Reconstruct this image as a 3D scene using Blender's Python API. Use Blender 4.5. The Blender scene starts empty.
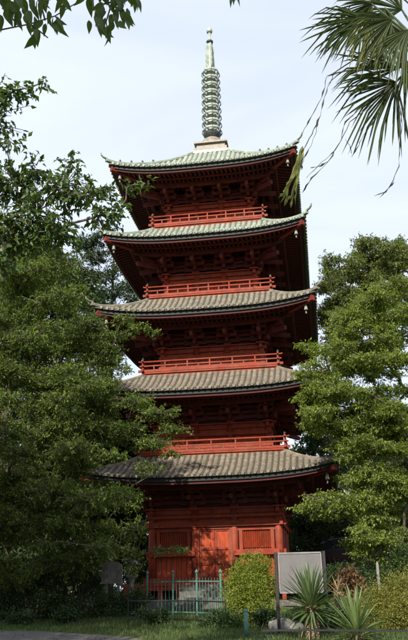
import bpy, math, random
import numpy as np
from mathutils import Vector, Matrix
sc = bpy.context.scene
R = math.radians
# ------------------------------------------------------------------ camera
CAM = np.array([4.138, -32.76, 1.6]); YAW, TILT, ROLL = R(-8.26), R(19.72), R(-1.17); FPX = 752.5
fw = np.array([math.sin(YAW)*math.cos(TILT), math.cos(YAW)*math.cos(TILT), math.sin(TILT)])
_r = np.array([math.cos(YAW), -math.sin(YAW), 0.]); _u = np.cross(_r, fw)
cr = _r*math.cos(ROLL) + _u*math.sin(ROLL); cu = -_r*math.sin(ROLL) + _u*math.cos(ROLL)
cd = bpy.data.cameras.new('camera'); cam = bpy.data.objects.new('camera', cd)
sc.collection.objects.link(cam); sc.camera = cam
cd.sensor_fit = 'VERTICAL'; cd.sensor_height = 24; cd.sensor_width = 24; cd.lens = 24*FPX/640
cd.clip_start = .05; cd.clip_end = 3000
M = Matrix.Identity(4)
for i in range(3):
    M[i][0], M[i][1], M[i][2], M[i][3] = cr[i], cu[i], -fw[i], CAM[i]
cam.matrix_world = M
def ray(x, y):
    d = fw*FPX + cr*(x-204) - cu*(y-320); return d/np.linalg.norm(d)
def atY(x, y, Y):
    d = ray(x, y); return CAM + d*(Y-CAM[1])/d[1]
def pxm(P): return FPX/((np.array(P)-CAM) @ fw)      # photo pixels per metre at P
# ------------------------------------------------------------------ sky, sun, exposure
SUN_AZ, SUN_EL = R(12.5), R(33.5)                     # left of the front normal, behind the camera
sc.view_settings.view_transform = 'Standard'; sc.view_settings.look = 'None'
sc.view_settings.exposure = 0.65; sc.view_settings.gamma = 1
wd = bpy.data.worlds.new('World'); sc.world = wd; wd.use_nodes = True
nt = wd.node_tree; nt.nodes.clear()
sky = nt.nodes.new('ShaderNodeTexSky'); sky.sky_type = 'NISHITA'; sky.sun_disc = False
sky.sun_elevation = SUN_EL; sky.sun_rotation = math.pi + SUN_AZ
sky.air_density = 1.0; sky.dust_density = 2.0; sky.ozone_density = 1.2
tc = nt.nodes.new('ShaderNodeTexCoord'); mp = nt.nodes.new('ShaderNodeMapping'); mp.inputs['Scale'].default_value = (1.2, 1.6, 4.5)
mp.inputs['Rotation'].default_value = (.3, .5, .4)
nz = nt.nodes.new('ShaderNodeTexNoise'); nz.inputs['Scale'].default_value = 1.6; nz.inputs['Detail'].default_value = 6; nz.inputs['Roughness'].default_value = .55; nz.inputs['Distortion'].default_value = .5
rmp = nt.nodes.new('ShaderNodeMapRange'); rmp.inputs[1].default_value = .3; rmp.inputs[2].default_value = .75; rmp.inputs[3].default_value = .76; rmp.inputs[4].default_value = .97
mix = nt.nodes.new('ShaderNodeMix'); mix.data_type = 'RGBA'; mix.inputs['B'].default_value = (9.3, 10.2, 12.3, 1)
bg = nt.nodes.new('ShaderNodeBackground'); bg.inputs['Strength'].default_value = .068
wo = nt.nodes.new('ShaderNodeOutputWorld')
L = nt.links.new
L(tc.outputs['Generated'], mp.inputs['Vector']); L(mp.outputs['Vector'], nz.inputs['Vector']); L(nz.outputs['Fac'], rmp.inputs['Value'])
L(rmp.outputs['Result'], mix.inputs['Factor']); L(sky.outputs['Color'], mix.inputs['A']); L(mix.outputs['Result'], bg.inputs['Color']); L(bg.outputs['Background'], wo.inputs['Surface'])
sl = bpy.data.lights.new('sun', 'SUN'); sl.energy = 4.8; sl.angle = R(.53); sl.color = (1, .95, .85)
so = bpy.data.objects.new('sun', sl); sc.collection.objects.link(so)
SUNV = Vector((-math.sin(SUN_AZ)*math.cos(SUN_EL), -math.cos(SUN_AZ)*math.cos(SUN_EL), math.sin(SUN_EL)))
so.rotation_euler = SUNV.to_track_quat('Z', 'Y').to_euler(); so.location = (-20, -40, 40)
sc.cycles.use_denoising = True
sc.cycles.max_bounces = 8; sc.cycles.transparent_max_bounces = 8
# ------------------------------------------------------------------ materials
def mat(name, col, rough=.7, var=.25, scale=6., bump=0., col2=None, island=0., trans=None, spec=.3, metal=0., bscale=None, stretch=None, coat=0., weather=None):
    m = bpy.data.materials.new(name); m.use_nodes = True; t = m.node_tree; t.nodes.clear(); N = t.nodes.new; K = t.links.new
    o = N('ShaderNodeOutputMaterial'); b = N('ShaderNodeBsdfPrincipled')
    b.inputs['Roughness'].default_value = rough; b.inputs['Specular IOR Level'].default_value = spec; b.inputs['Metallic'].default_value = metal
    b.inputs['Coat Weight'].default_value = coat
    co = N('ShaderNodeTexCoord'); vec = co.outputs['Object']
    if stretch:
        mpn = N('ShaderNodeMapping'); mpn.inputs['Scale'].default_value = stretch; K(vec, mpn.inputs['Vector']); vec = mpn.outputs['Vector']
    n = N('ShaderNodeTexNoise'); n.inputs['Scale'].default_value = scale; n.inputs['Detail'].default_value = 6; n.inputs['Roughness'].default_value = .6
    K(vec, n.inputs['Vector'])
    c1 = tuple(max(0, c*(1-var)) for c in col); c2 = col2 or tuple(min(1, c*(1+var)) for c in col)
    rp = N('ShaderNodeValToRGB'); rp.color_ramp.elements[0].position = .3; rp.color_ramp.elements[1].position = .7
    rp.color_ramp.elements[0].color = (*c1, 1); rp.color_ramp.elements[1].color = (*c2, 1)
    K(n.outputs['Fac'], rp.inputs['Fac']); out = rp.outputs['Color']
    if weather:      # (colour, amount, scale): faded / dusty patches with vertical runs
        wm = N('ShaderNodeMapping'); wm.inputs['Scale'].default_value = (1, 1, .28); K(co.outputs['Object'], wm.inputs['Vector'])
        wn = N('ShaderNodeTexNoise'); wn.inputs['Scale'].default_value = weather[2]; wn.inputs['Detail'].default_value = 9; wn.inputs['Roughness'].default_value = .72; K(wm.outputs['Vector'], wn.inputs['Vector'])
        wr = N('ShaderNodeMapRange'); wr.inputs[1].default_value = .46; wr.inputs[2].default_value = .72; wr.inputs[3].default_value = 0; wr.inputs[4].default_value = weather[1]; K(wn.outputs['Fac'], wr.inputs['Value'])
        wx = N('ShaderNodeMix'); wx.data_type = 'RGBA'; wx.inputs['B'].default_value = (*weather[0], 1); K(wr.outputs['Result'], wx.inputs['Factor']); K(out, wx.inputs['A']); out = wx.outputs['Result']
    if island:
        g = N('ShaderNodeNewGeometry'); hs = N('ShaderNodeHueSaturation'); mr = N('ShaderNodeMapRange')
        mr.inputs[3].default_value = 1-island; mr.inputs[4].default_value = 1+island
        K(g.outputs['Random Per Island'], mr.inputs['Value']); K(mr.outputs['Result'], hs.inputs['Value'])
        ma = N('ShaderNodeMath'); ma.operation = 'MULTIPLY'; ma.inputs[1].default_value = 7.31; K(g.outputs['Random Per Island'], ma.inputs[0])
        fr = N('ShaderNodeMath'); fr.operation = 'FRACT'; K(ma.outputs[0], fr.inputs[0])
        mh = N('ShaderNodeMapRange'); mh.inputs[3].default_value = .5-.035*island; mh.inputs[4].default_value = .5+.035*island
        K(fr.outputs[0], mh.inputs['Value']); K(mh.outputs['Result'], hs.inputs['Hue']); K(out, hs.inputs['Color']); out = hs.outputs['Color']
    K(out, b.inputs['Base Color'])
    if bump:
        n2 = N('ShaderNodeTexNoise'); n2.inputs['Scale'].default_value = bscale or scale*4; n2.inputs['Detail'].default_value = 5; K(vec, n2.inputs['Vector'])
        bp = N('ShaderNodeBump'); bp.inputs['Strength'].default_value = bump; bp.inputs['Distance'].default_value = .02
        K(n2.outputs['Fac'], bp.inputs['Height']); K(bp.outputs['Normal'], b.inputs['Normal'])
    if trans:
        tr = N('ShaderNodeBsdfTranslucent'); mul = N('ShaderNodeMix'); mul.data_type = 'RGBA'; mul.blend_type = 'MULTIPLY'; mul.inputs['Factor'].default_value = 1
        mul.inputs['B'].default_value = (1.5, 1.7, .6, 1); K(out, mul.inputs['A']); K(mul.outputs['Result'], tr.inputs['Color'])
        mx = N('ShaderNodeMixShader'); mx.inputs['Fac'].default_value = trans; K(b.outputs[0], mx.inputs[1]); K(tr.outputs[0], mx.inputs[2]); K(mx.outputs[0], o.inputs['Surface'])
    else: K(b.outputs[0], o.inputs['Surface'])
    return m
RED = mat('red_lacquer', (.225, .032, .012), .6, .35, 3.0, .4, spec=.2, bscale=30, weather=((.20,.075,.045),.75,2.2))
REDB = mat('red_board', (.34, .052, .017), .68, .4, 2.5, .5, stretch=(6, 6, .7), spec=.2, bscale=9, weather=((.17,.055,.034),.6,1.8))
REDD = mat('red_rafter_shaded', (.062, .010, .008), .7, .3, 4., .2)  # red darkened: eave shade worked into the rafter colour
REDO = mat('red_board_shaded', (.034, .007, .006), .8, .3, 4., .2)  # darkest red, gloom under eaves and veranda put into the colour
BRACK = mat('red_bracket_shaded', (.10, .016, .011), .65, .35, 4., .2)  # bracket red lowered to carry the shade beneath the eaves
REDE = mat('red_rafter_end', (.15, .018, .011), .6, .25, 6.)
DKGRN = mat('dark_green_eave_board', (.012, .017, .014), .6, .3, 6.)
TILE = mat('clay_roof_tile', (.185, .155, .112), .7, .4, 5., .45, island=.22, bscale=40, weather=((.10,.09,.065),.8,2.5))
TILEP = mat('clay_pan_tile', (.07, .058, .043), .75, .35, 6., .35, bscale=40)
TILEG = mat('weathered_roof_tile', (.19, .17, .125), .7, .4, 5., .45, island=.22, bscale=40, weather=((.10,.095,.07),.8,2.5))
COPT = mat('copper_patina_tile', (.26, .285, .225), .65, .35, 4., .4, island=.2, bscale=40, weather=((.11,.125,.095),.8,2.5))
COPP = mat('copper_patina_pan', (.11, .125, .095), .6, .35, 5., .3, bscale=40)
VERD = mat('verdigris_bronze', (.30, .335, .275), .5, .3, 5., .2, spec=.5)
BRNZ = mat('brown_bronze', (.21, .175, .135), .55, .35, 6., .3, spec=.5)
DKBR = mat('dark_bronze', (.05, .055, .05), .5, .4, 8., .2, spec=.5)
PALE = mat('pale_bell_bronze', (.24, .24, .20), .5, .2, 8.)
STONE = mat('grey_granite', (.115, .105, .092), .85, .4, 9., .6, weather=((.05,.052,.03),.8,2.5))
PALST = mat('pale_stone', (.20, .185, .16), .88, .4, 7., .9, weather=((.075,.078,.045),.85,3.5))
BARK = mat('tree_bark', (.085, .066, .048), .9, .4, 7., .9, stretch=(3, 3, .6), bscale=12)
TWIG = mat('twig_bark', (.10, .085, .06), .85, .3, 8.)
LF_L = mat('leaf_deep_green', (.106, .146, .029), .5, .3, .6, island=.45, trans=.36)
LF_N = mat('leaf_glossy_green', (.066, .105, .026), .45, .2, 2., island=.35, trans=.28)
LF_R = mat('leaf_fresh_green', (.175, .218, .046), .5, .25, .8, island=.36, trans=.42)
LF_F = mat('leaf_olive_green', (.125, .150, .042), .6, .35, .5, island=.36, trans=.3)
LF_C = mat('conifer_green', (.045, .075, .032), .6, .3, .6, island=.3, trans=.2)
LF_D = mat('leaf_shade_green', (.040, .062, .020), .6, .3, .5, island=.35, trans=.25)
LF_AZ = mat('azalea_green', (.17, .20, .028), .5, .3, 3., island=.35, trans=.3)
LF_OL = mat('azalea_olive', (.17, .165, .034), .55, .35, 3., island=.35, trans=.3)
LF_SH = mat('clipped_shrub_green', (.035, .062, .020), .5, .3, 3., island=.3, trans=.25)
LF_DRY = mat('dry_leaf', (.12, .065, .032), .7, .35, 4., island=.4, trans=.3)
YUC = mat('yucca_blade', (.085, .125, .045), .42, .25, 5., trans=.15, spec=.4)
YUCL = mat('yucca_blade_pale', (.13, .175, .06), .42, .25, 5., trans=.2, spec=.4)
YDRY = mat('yucca_dry_blade', (.30, .22, .12), .7, .3, 6., trans=.2)
YTR = mat('yucca_trunk_scale', (.21, .145, .085), .85, .4, 25., .6)
PALM = mat('palm_segment_green', (.058, .078, .028), .42, .25, 6., trans=.22, spec=.45)
PALMY = mat('palm_segment_yellow', (.16, .165, .05), .5, .3, 6., trans=.3)
PALMD = mat('palm_dry_strip', (.055, .055, .035), .7, .3, 8.)
FIBR = mat('palm_fibre', (.22, .12, .06), .9, .5, 30., .8)
GRASS = mat('lawn_soil_green', (.060, .080, .022), .9, .45, 2.5, .6, bscale=40)
BLADE = mat('grass_blade', (.065, .095, .024), .6, .3, 1.5, island=.35, trans=.3)
PATHM = mat('path_asphalt', (.10, .092, .08), .9, .3, 12., .5)
TEAL = mat('teal_iron_paint', (.072, .17, .135), .5, .3, 10., .2)
BLACKI = mat('black_iron', (.012, .013, .013), .5, .3, 10.)
SIGNM = mat('grey_sign_face', (.125, .117, .115), .45, .10, 3., weather=((.10,.088,.078),.7,4.))
SIGNF = mat('sign_frame', (.20, .19, .18), .45, .2, 5., metal=.4)
SIGNP = mat('sign_post_dark', (.022, .018, .016), .6, .3, 6.)
CARM = mat('black_car_paint', (.05, .052, .056), .2, .1, 2., spec=.7, coat=1., metal=.3)
GLASSM = mat('car_glass', (.02, .024, .026), .05, .1, 2., spec=.8)
TYREM = mat('tyre_rubber', (.015, .015, .015), .85, .2, 8.)
RIMM = mat('wheel_alloy', (.45, .45, .45), .35, .1, 5., metal=.9)
LAMPM = mat('headlamp_lens', (.55, .56, .56), .15, .05, 5., spec=.7)
REDL = mat('tail_lamp_red', (.35, .02, .015), .25, .1, 5., spec=.6)
# ------------------------------------------------------------------ mesh helpers
C = sc.collection
WLOC = {}
class MB:
    def __init__(s): s.v = []; s.f = []
    def add(s, vs, fs):
        n = len(s.v); s.v.extend([tuple(map(float, q)) for q in vs]); s.f.extend([tuple(i+n for i in q) for q in fs]); return s
    def box(s, c, d, rz=0, rx=0, ry=0):
        hx, hy, hz = d[0]/2, d[1]/2, d[2]/2
        v = [(-hx,-hy,-hz),(hx,-hy,-hz),(hx,hy,-hz),(-hx,hy,-hz),(-hx,-hy,hz),(hx,-hy,hz),(hx,hy,hz),(-hx,hy,hz)]
        if rz or rx or ry:
            m = Matrix.Rotation(rz, 3, 'Z') @ Matrix.Rotation(ry, 3, 'Y') @ Matrix.Rotation(rx, 3, 'X'); v = [tuple(m @ Vector(q)) for q in v]
        return s.add([(q[0]+c[0], q[1]+c[1], q[2]+c[2]) for q in v], [(0,3,2,1),(4,5,6,7),(0,1,5,4),(1,2,6,5),(2,3,7,6),(3,0,4,7)])
    def beam(s, a, b, w, h):
        a = Vector(a); b = Vector(b); d = (b-a).normalized(); up = Vector((0,0,1)) if abs(d.z) < .95 else Vector((0,1,0))
        x = d.cross(up).normalized(); z = x.cross(d)
        v = [p + x*(sx*w/2) + z*(sz*h/2) for p in (a, b) for sx, sz in ((-1,-1),(1,-1),(1,1),(-1,1))]
        return s.add(v, [(0,1,2,3),(7,6,5,4),(0,4,5,1),(1,5,6,2),(2,6,7,3),(3,7,4,0)])
    def tube(s, pts, rad, n=8, cap=True):
        P = [Vector(tuple(map(float, p))) for p in pts]; rad = [rad]*len(P) if not hasattr(rad, '__len__') else rad
        base = len(s.v); px = None
        for i, p in enumerate(P):
            d = (P[min(i+1, len(P)-1)] - P[max(i-1, 0)]).normalized()
            if px is None: px = d.orthogonal().normalized()
            px = (px - d*px.dot(d)).normalized(); py = d.cross(px)
            for k in range(n):
                a = 2*math.pi*k/n; q = p + (px*math.cos(a) + py*math.sin(a))*rad[i]; s.v.append(tuple(q))
        for i in range(len(P)-1):
            for k in range(n):
                a, b = base+i*n+k, base+i*n+(k+1) % n; s.f.append((a, b, b+n, a+n))
        if cap:
            s.f.append(tuple(base+k for k in reversed(range(n)))); s.f.append(tuple(base+(len(P)-1)*n+k for k in range(n)))
        return s
    def lathe(s, prof, n=16, c=(0,0,0)):
        base = len(s.v)
        for r_, z in prof:
            for k in range(n):
                a = 2*math.pi*k/n; s.v.append((c[0]+r_*math.cos(a), c[1]+r_*math.sin(a), c[2]+z))
        for i in range(len(prof)-1):
            for k in range(n):
                a, b = base+i*n+k, base+i*n+(k+1) % n; s.f.append((a, b, b+n, a+n))
        if prof[0][0] > 1e-4: s.f.append(tuple(base+k for k in reversed(range(n))))
        if prof[-1][0] > 1e-4: s.f.append(tuple(base+(len(prof)-1)*n+k for k in range(n)))
        return s
    def torus(s, c, r_, t, n=20, m=6, tz=None):
        base = len(s.v); tz = tz or t
        for i in range(n):
            a = 2*math.pi*i/n
            for j in range(m):
                b = 2*math.pi*j/m; q = r_+t*math.cos(b); s.v.append((c[0]+q*math.cos(a), c[1]+q*math.sin(a), c[2]+tz*math.sin(b)))
        for i in range(n):
            for j in range(m):
                s.f.append((base+i*m+j, base+((i+1) % n)*m+j, base+((i+1) % n)*m+(j+1) % m, base+i*m+(j+1) % m))
        return s
    def build(s, name, m, parent=None, at=None, smooth=False, kind=None):
        return link(name, s.v, s.f, m, parent, at, smooth, kind)
def link(name, v, f, m, parent=None, at=None, smooth=False, kind=None):
    W = np.array(at if at is not None else (WLOC[parent.name] if parent else (0,0,0)), float)
    va = np.asarray(v, float) - W
    me = bpy.data.meshes.new(name)
    if isinstance(f, np.ndarray):
        n, k = f.shape; me.vertices.add(len(va)); me.vertices.foreach_set('co', va.ravel().astype(np.float32))
        me.loops.add(n*k); me.loops.foreach_set('vertex_index', f.ravel().astype(np.int32)); me.polygons.add(n)
        me.polygons.foreach_set('loop_start', (np.arange(n)*k).astype(np.int32)); me.update(calc_edges=True)
    else:
        me.from_pydata(va.tolist(), [], f); me.update()
    if smooth: me.shade_smooth()
    me.materials.append(m)
    return put(name, me, parent, W, kind)
def put(name, me, parent=None, W=(0,0,0), kind=None, rot=None, scale=None):
    o = bpy.data.objects.new(name, me); C.objects.link(o); W = np.array(W, float)
    if parent: o.parent = parent; o.location = W - WLOC[parent.name]
    else: o.location = W
    if rot is not None: o.rotation_euler = rot
    if scale is not None: o.scale = scale
    WLOC[o.name] = W
    if kind: o['kind'] = kind
    return o
def empty(name, loc, label, cat, group=None):
    o = bpy.data.objects.new(name, None); C.objects.link(o); o.location = loc; o.empty_display_size = .2; WLOC[o.name] = np.array(loc, float)
    return tag(o, label, cat, group)
def tag(o, label, cat, group=None):
    o['label'] = label; o['category'] = cat
    if group: o['group'] = group
    return o
def bevel(o, w=.01, seg=1):
    b = o.modifiers.new('bevel', 'BEVEL'); b.width = w; b.segments = seg; b.limit_method = 'ANGLE'; return o
def sst(t): t = np.clip(t, 0, 1); return t*t*(3-2*t)
def gz(x, y):
    x = np.asarray(x, float); y = np.asarray(y, float)
    base = .9*sst((y+34)/29.)
    terr = 1.45*sst((y-.2)/2.2)*sst((x-4.1)/1.2)
    return base + terr + .02*np.sin(x*1.3+.4)*np.cos(y*.9)
# ------------------------------------------------------------------ ground
gx = np.concatenate([np.linspace(-900, -30, 12), np.linspace(-28, 28, 90), np.linspace(30, 900, 12)])
gy = np.concatenate([np.linspace(-300, -42, 6), np.linspace(-40, 20, 100), np.linspace(24, 1500, 14)])
GX, GY = np.meshgrid(gx, gy); GZ = gz(GX, GY)
idx = np.arange(GX.size).reshape(GX.shape)
F = np.stack([idx[:-1,:-1], idx[:-1,1:], idx[1:,1:], idx[1:,:-1]], -1).reshape(-1, 4)
o = link('ground', np.stack([GX, GY, GZ], -1).reshape(-1, 3), F, GRASS, smooth=True); o['kind'] = 'structure'
# path: follows the ground 5 mm above, in front of the lawn
pe = [(-40,-10.6),(-12,-12.3),(-6,-13.1),(-3,-13.6),(-1.6,-14.2),(.0,-15.4),(1.2,-17.5),(1.8,-21),(2.2,-40)]
pv = []
ys = np.linspace(-40, -11.5, 40)
def pedge(y):   # right-hand edge of the path at depth y
    P = sorted([(q[1], q[0]) for q in pe]); return float(np.interp(y, [q[0] for q in P], [q[1] for q in P]))
NP = 24
for y in ys:
    xr = pedge(y)
    for j in range(NP+1):
        x = -30 + (xr+30)*j/NP; pv.append((x, y, float(gz(x, y))+.012))
pf = [(i*(NP+1)+j, i*(NP+1)+j+1, (i+1)*(NP+1)+j+1, (i+1)*(NP+1)+j) for i in range(len(ys)-1) for j in range(NP)]
o = link('path', pv, pf, PATHM, smooth=True); o['kind'] = 'structure'
# ================================================================== PAGODA
BZ = .9
pag = empty('pagoda', (0, 0, BZ), 'tall five storey red wooden pagoda with tiled roofs and bronze spire', 'pagoda')
EAV = [4.9, 4.72, 4.55, 4.36, 4.2]; ZE = [5.61, 8.98, 12.37, 15.84, 19.35]; UP = [.36, .36, .38, .38, .42]
BODY = [2.5, 2.26, 2.12, 1.98, 1.87]; RAIL = [2.95, 2.85, 2.71, 2.52]; ZR = [7.27, 10.72, 14.18, 17.72]
TOPH = [2.72, 2.6, 2.46, 2.28, .74]; RISE = [1.22, 1.32, 1.42, 1.46, 2.74]
RMAT = [(TILE, TILEP), (TILE, TILEP), (TILEG, TILEP), (COPT, COPP), (COPT, COPP)]
def rot4(v, k):
    c, s_ = [(1,0),(0,1),(-1,0),(0,-1)][k]; return [(x*c - y*s_, x*s_ + y*c, z) for x, y, z in v]
def roofz(k, d, x):
    e, t = EAV[k], TOPH[k]; v = (e-d)/(e-t); u = min(1, abs(x)/max(d, 1e-3))
    return ZE[k] + RISE[k]*(.52*v + .48*v*v) + UP[k]*u**3.2*max(0, 1-v)**1.3
def evz(k, x, d=None):      # height added at the eave by the upturned corners
    return UP[k]*min(1, abs(x)/EAV[k])**3.2
SP = .235
for k in range(5):
    e, t, b = EAV[k], TOPH[k], BODY[k]; tm, pm = RMAT[k]
    # --- roof surface (pan tiles), four faces with an eave lip
    mb = MB(); NU, NV = 28, 8
    for q in range(4):
        vs = []; 
        for j in range(NV+1):
            d = e + (t-e)*j/NV
            for i in range(NU+1):
                x = d*(-1+2*i/NU); vs.append((x, -d, roofz(k, d, x)))
        fs = [(j*(NU+1)+i, j*(NU+1)+i+1, (j+1)*(NU+1)+i+1, (j+1)*(NU+1)+i) for j in range(NV) for i in range(NU)]
        n0 = len(vs)
        for i in range(NU+1):
            x = e*(-1+2*i/NU); vs.append((x, -e, roofz(k, e, x)-.055)); 
        for i in range(NU+1):
            x = (e-.3)*(-1+2*i/NU); vs.append((x, -e+.3, roofz(k, e, x/(e-.3)*e)-.05))
        fs += [(n0+i, n0+i+1, i+1, i) for i in range(NU)] + [(n0+NU+1+i, n0+NU+2+i, n0+i+1, n0+i) for i in range(NU)]
        mb.add(rot4(vs, q), fs)
    roof = mb.build('roof', pm, pag, smooth=False)
    # --- cover tile rows: front face one by one, other faces joined
    rest = MB(); n = int(e/SP); fr_n = 0
    for q in range(4):
        for i in range(-n, n+1):
            x = i*SP; 
            if abs(x) > e-.12: continue
            d1 = max(t, abs(x)+.03); segs = max(2, int((e-d1)/.27)+1); vs = []; fs = []; m = 7; wv = .088
            for s_ in range(segs):
                da = e+.035 + (d1-e-.035)*s_/segs; db = e+.035 + (d1-e-.035)*(s_+1)/segs
                for dd, rr in ((da, 1.0), (db, .86)):
                    z0 = roofz(k, min(dd, e), x) + .0
                    for h in range(m):
                        a = math.pi*h/(m-1); vs.append((x+wv*rr*math.cos(a), -dd, z0-.012+.060*rr*math.sin(a)))
            for s_ in range(segs*2-1):
                for h in range(m-1): fs.append((s_*m+h, s_*m+h+1, (s_+1)*m+h+1, (s_+1)*m+h))
            # round end disc at the eave
            n0 = len(vs); z0 = roofz(k, e, x)
            for h in range(10):
                a = 2*math.pi*h/10; vs.append((x+.064*math.cos(a), -e-.045, z0+.006+.064*math.sin(a)))
            for h in range(10):
                a = 2*math.pi*h/10; vs.append((x+.064*math.cos(a), -e+.02, z0+.006+.064*math.sin(a)))
            fs.append(tuple(n0+h for h in range(10)))
            for h in range(10): fs.append((n0+(h+1) % 10, n0+h, n0+10+h, n0+10+(h+1) % 10))
            jx, jz = random.Random(k*977+q*131+i).uniform(-.012,.012), random.Random(k*977+q*131+i+7).uniform(-.008,.008); vs = [(p_[0]+jx, p_[1], p_[2]+jz) for p_ in vs]
            if q == 0: MB().add(vs, fs).build('tile_row', tm, roof)
            else: rest.add(rot4(vs, q), fs)
    rest.build('tile_rows', tm, roof, kind='stuff')
    # --- hip ridges with upturned end tile
    for q in range(4):
        vs = []; fs = []; NS = 10
        pts = []
        for i in range(NS+1):
            d = e + .1 + (t-e-.1)*i/NS; pts.append((d, roofz(k, min(d, e), min(d, e)) + (.05 if d > e else 0)))
        for d, z in pts:
            s2 = .7071; w = .075
            for dx, dz in ((-w,-.02),(w,-.02),(w,.07),(.6*w,.115),(-.6*w,.115),(-w,.07)):
                vs.append((d + dx*s2, -d + dx*s2, z+dz))
        for i in range(NS):
            for h in range(6): fs.append((i*6+h, i*6+(h+1) % 6, (i+1)*6+(h+1) % 6, (i+1)*6+h))
        fs += [tuple(range(5, -1, -1)), tuple(NS*6+h for h in range(6))]
        hr = MB().add(rot4(vs, q), fs); 
        d, z = pts[0]; 
        tip = [(d-.05, -(d-.05), z+.12), (d+.10, -(d+.10), z+.15), (d+.17, -(d+.17), z+.22), (d+.185, -(d+.185), z+.32)]
        hr.tube(rot4(tip, q), [.06, .05, .04, .028], 6)
        hr.build('hip_ridge', tm, roof)
    # small knob tiles along the ridge of the copper roof
    if k == 4:
        for q in range(4):
            for i in range(1, 5):
                d = e - i*.42; z = roofz(k, d, d)+.115
                MB().tube(rot4([(d,-d,z-.02),(d,-d,z+.06),(d,-d,z+.13)], q), [.05,.06,.015], 6).build('ridge_knob', DKBR, roof)
    # --- eave boards below the tiles
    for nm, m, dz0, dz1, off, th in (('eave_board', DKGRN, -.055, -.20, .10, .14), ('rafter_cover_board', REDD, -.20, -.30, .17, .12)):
        mb = MB()
        for q in range(4):
            vs = []
            for i in range(NU+1):
                u = -1+2*i/NU; x = (e-off)*u; z = ZE[k] + evz(k, e*u)
                x2 = (e-off-th)*u
                vs += [(x, -(e-off), z+dz0), (x, -(e-off), z+dz1), (x2, -(e-off-th), z+dz1), (x2, -(e-off-th), z+dz0)]
            fs = [(i*4+h, i*4+(h+1) % 4, i*4+4+(h+1) % 4, i*4+4+h) for i in range(NU) for h in range(4)]
            mb.add(rot4(vs, q), fs)
        mb.build(nm, m, roof)
    # --- soffit boards and two tiers of rafters
    zs = lambda d, u: ZE[k] - .29 + (e-d)*.16 + evz(k, e*u)*max(0, (d-b)/(e-b))**1.2   # underside height
    mb = MB(); ra = MB(); pu = MB()
    for q in range(4):
        vs = []; NV2 = 6
        for j in range(NV2+1):
            d = e-.2 + (b-.1-(e-.2))*j/NV2
            for i in range(NU+1):
                u = -1+2*i/NU; vs.append((d*u, -d, zs(d, u)+.115))
        fs = [(j*(NU+1)+i, (j+1)*(NU+1)+i, (j+1)*(NU+1)+i+1, j*(NU+1)+i+1) for j in range(NV2) for i in range(NU)]
        mb.add(rot4(vs, q), fs)
        nr = int(e/.2)
        for i in range(-nr, nr+1):
            x = i*.2+.02
            d0, d1 = e-.24, e-1.05
            if abs(x) < d0-.1:
                dd1 = max(d1, abs(x)+.05); a = (x, -d0, zs(d0, x/d0)+.045); c_ = (x, -dd1, zs(dd1, x/max(d1, abs(x)))+.045)
                if d0-dd1 > .1: ra.add(rot4(MB().beam(a, c_, .095, .11).v, q), MB().beam(a, c_, .095, .11).f)
            d0, d1 = e-1.0, b+.05
            if abs(x) < d0-.1:
                dd1 = max(d1, abs(x)+.05); a = (x, -d0, zs(d0, x/d0)-.065); c_ = (x, -dd1, zs(dd1, min(1, abs(x)/dd1))-.045)
                if d0-dd1 > .1: ra.add(rot4(MB().beam(a, c_, .10, .12).v, q), MB().beam(a, c_, .10, .12).f)
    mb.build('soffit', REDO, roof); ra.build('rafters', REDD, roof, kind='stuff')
    for q in range(4):
        # purlin carried by the brackets and beam under the flying rafters
        for d, dz, w, h in ((e-.98, -.005, .12, .10), (b+.98, -.20, .17, .19)):
            if d <= b+.1: continue
            vs = []; 
            for i in range(NU+1):
                u = -1+2*i/NU; z = zs(d, u)+dz
                for a_, c_ in ((-1,-1),(1,-1),(1,1),(-1,1)): vs.append(((d+a_*w/2)*u, -(d+a_*w/2), z+c_*h/2))
            fs = [(i*4+h_, i*4+4+h_, i*4+4+(h_+1) % 4, i*4+(h_+1) % 4) for i in range(NU) for h_ in range(4)]
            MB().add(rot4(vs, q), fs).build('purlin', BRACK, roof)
        # hip rafter, its red end and the wind bell
        d0, d1 = e-.10, b-.1
        za = ZE[k] + UP[k] - .36; zb = zs(b, 1) - .02
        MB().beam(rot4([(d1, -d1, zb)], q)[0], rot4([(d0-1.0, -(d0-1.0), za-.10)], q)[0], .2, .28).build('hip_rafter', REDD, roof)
        MB().beam(rot4([(d0-1.15, -(d0-1.15), za-.02)], q)[0], rot4([(d0, -d0, za+.10)], q)[0], .18, .22).build('hip_rafter_end', REDE, roof)
        bx, by, _ = rot4([(d0-.32, -(d0-.32), 0)], q)[0]
        zt = za-.02
        bell = MB().lathe([(.012, zt+.02), (.012, zt-.06), (.04, zt-.07), (.058, zt-.11), (.064, zt-.20), (.08, zt-.27), (.066, zt-.27), (.0, zt-.15)][::-1], 12, (bx, by, 0))
        bell.tube([(bx,by,zt-.17),(bx,by,zt-.34)], .008, 5); bell.box((bx,by,zt-.38), (.07,.01,.08), rz=math.pi/4)
        bell.build('wind_bell', PALE, roof, smooth=False)
    # --- brackets
    zc = [4.62, 8.02, 11.42, 14.92, 18.45][k]             # top of the wall
    colx = [-1, -.33, .33, 1]
    htop = ZE[k] - .29 + (e-b-.98)*.16 - .30
    st = (htop - zc)/3.
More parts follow.
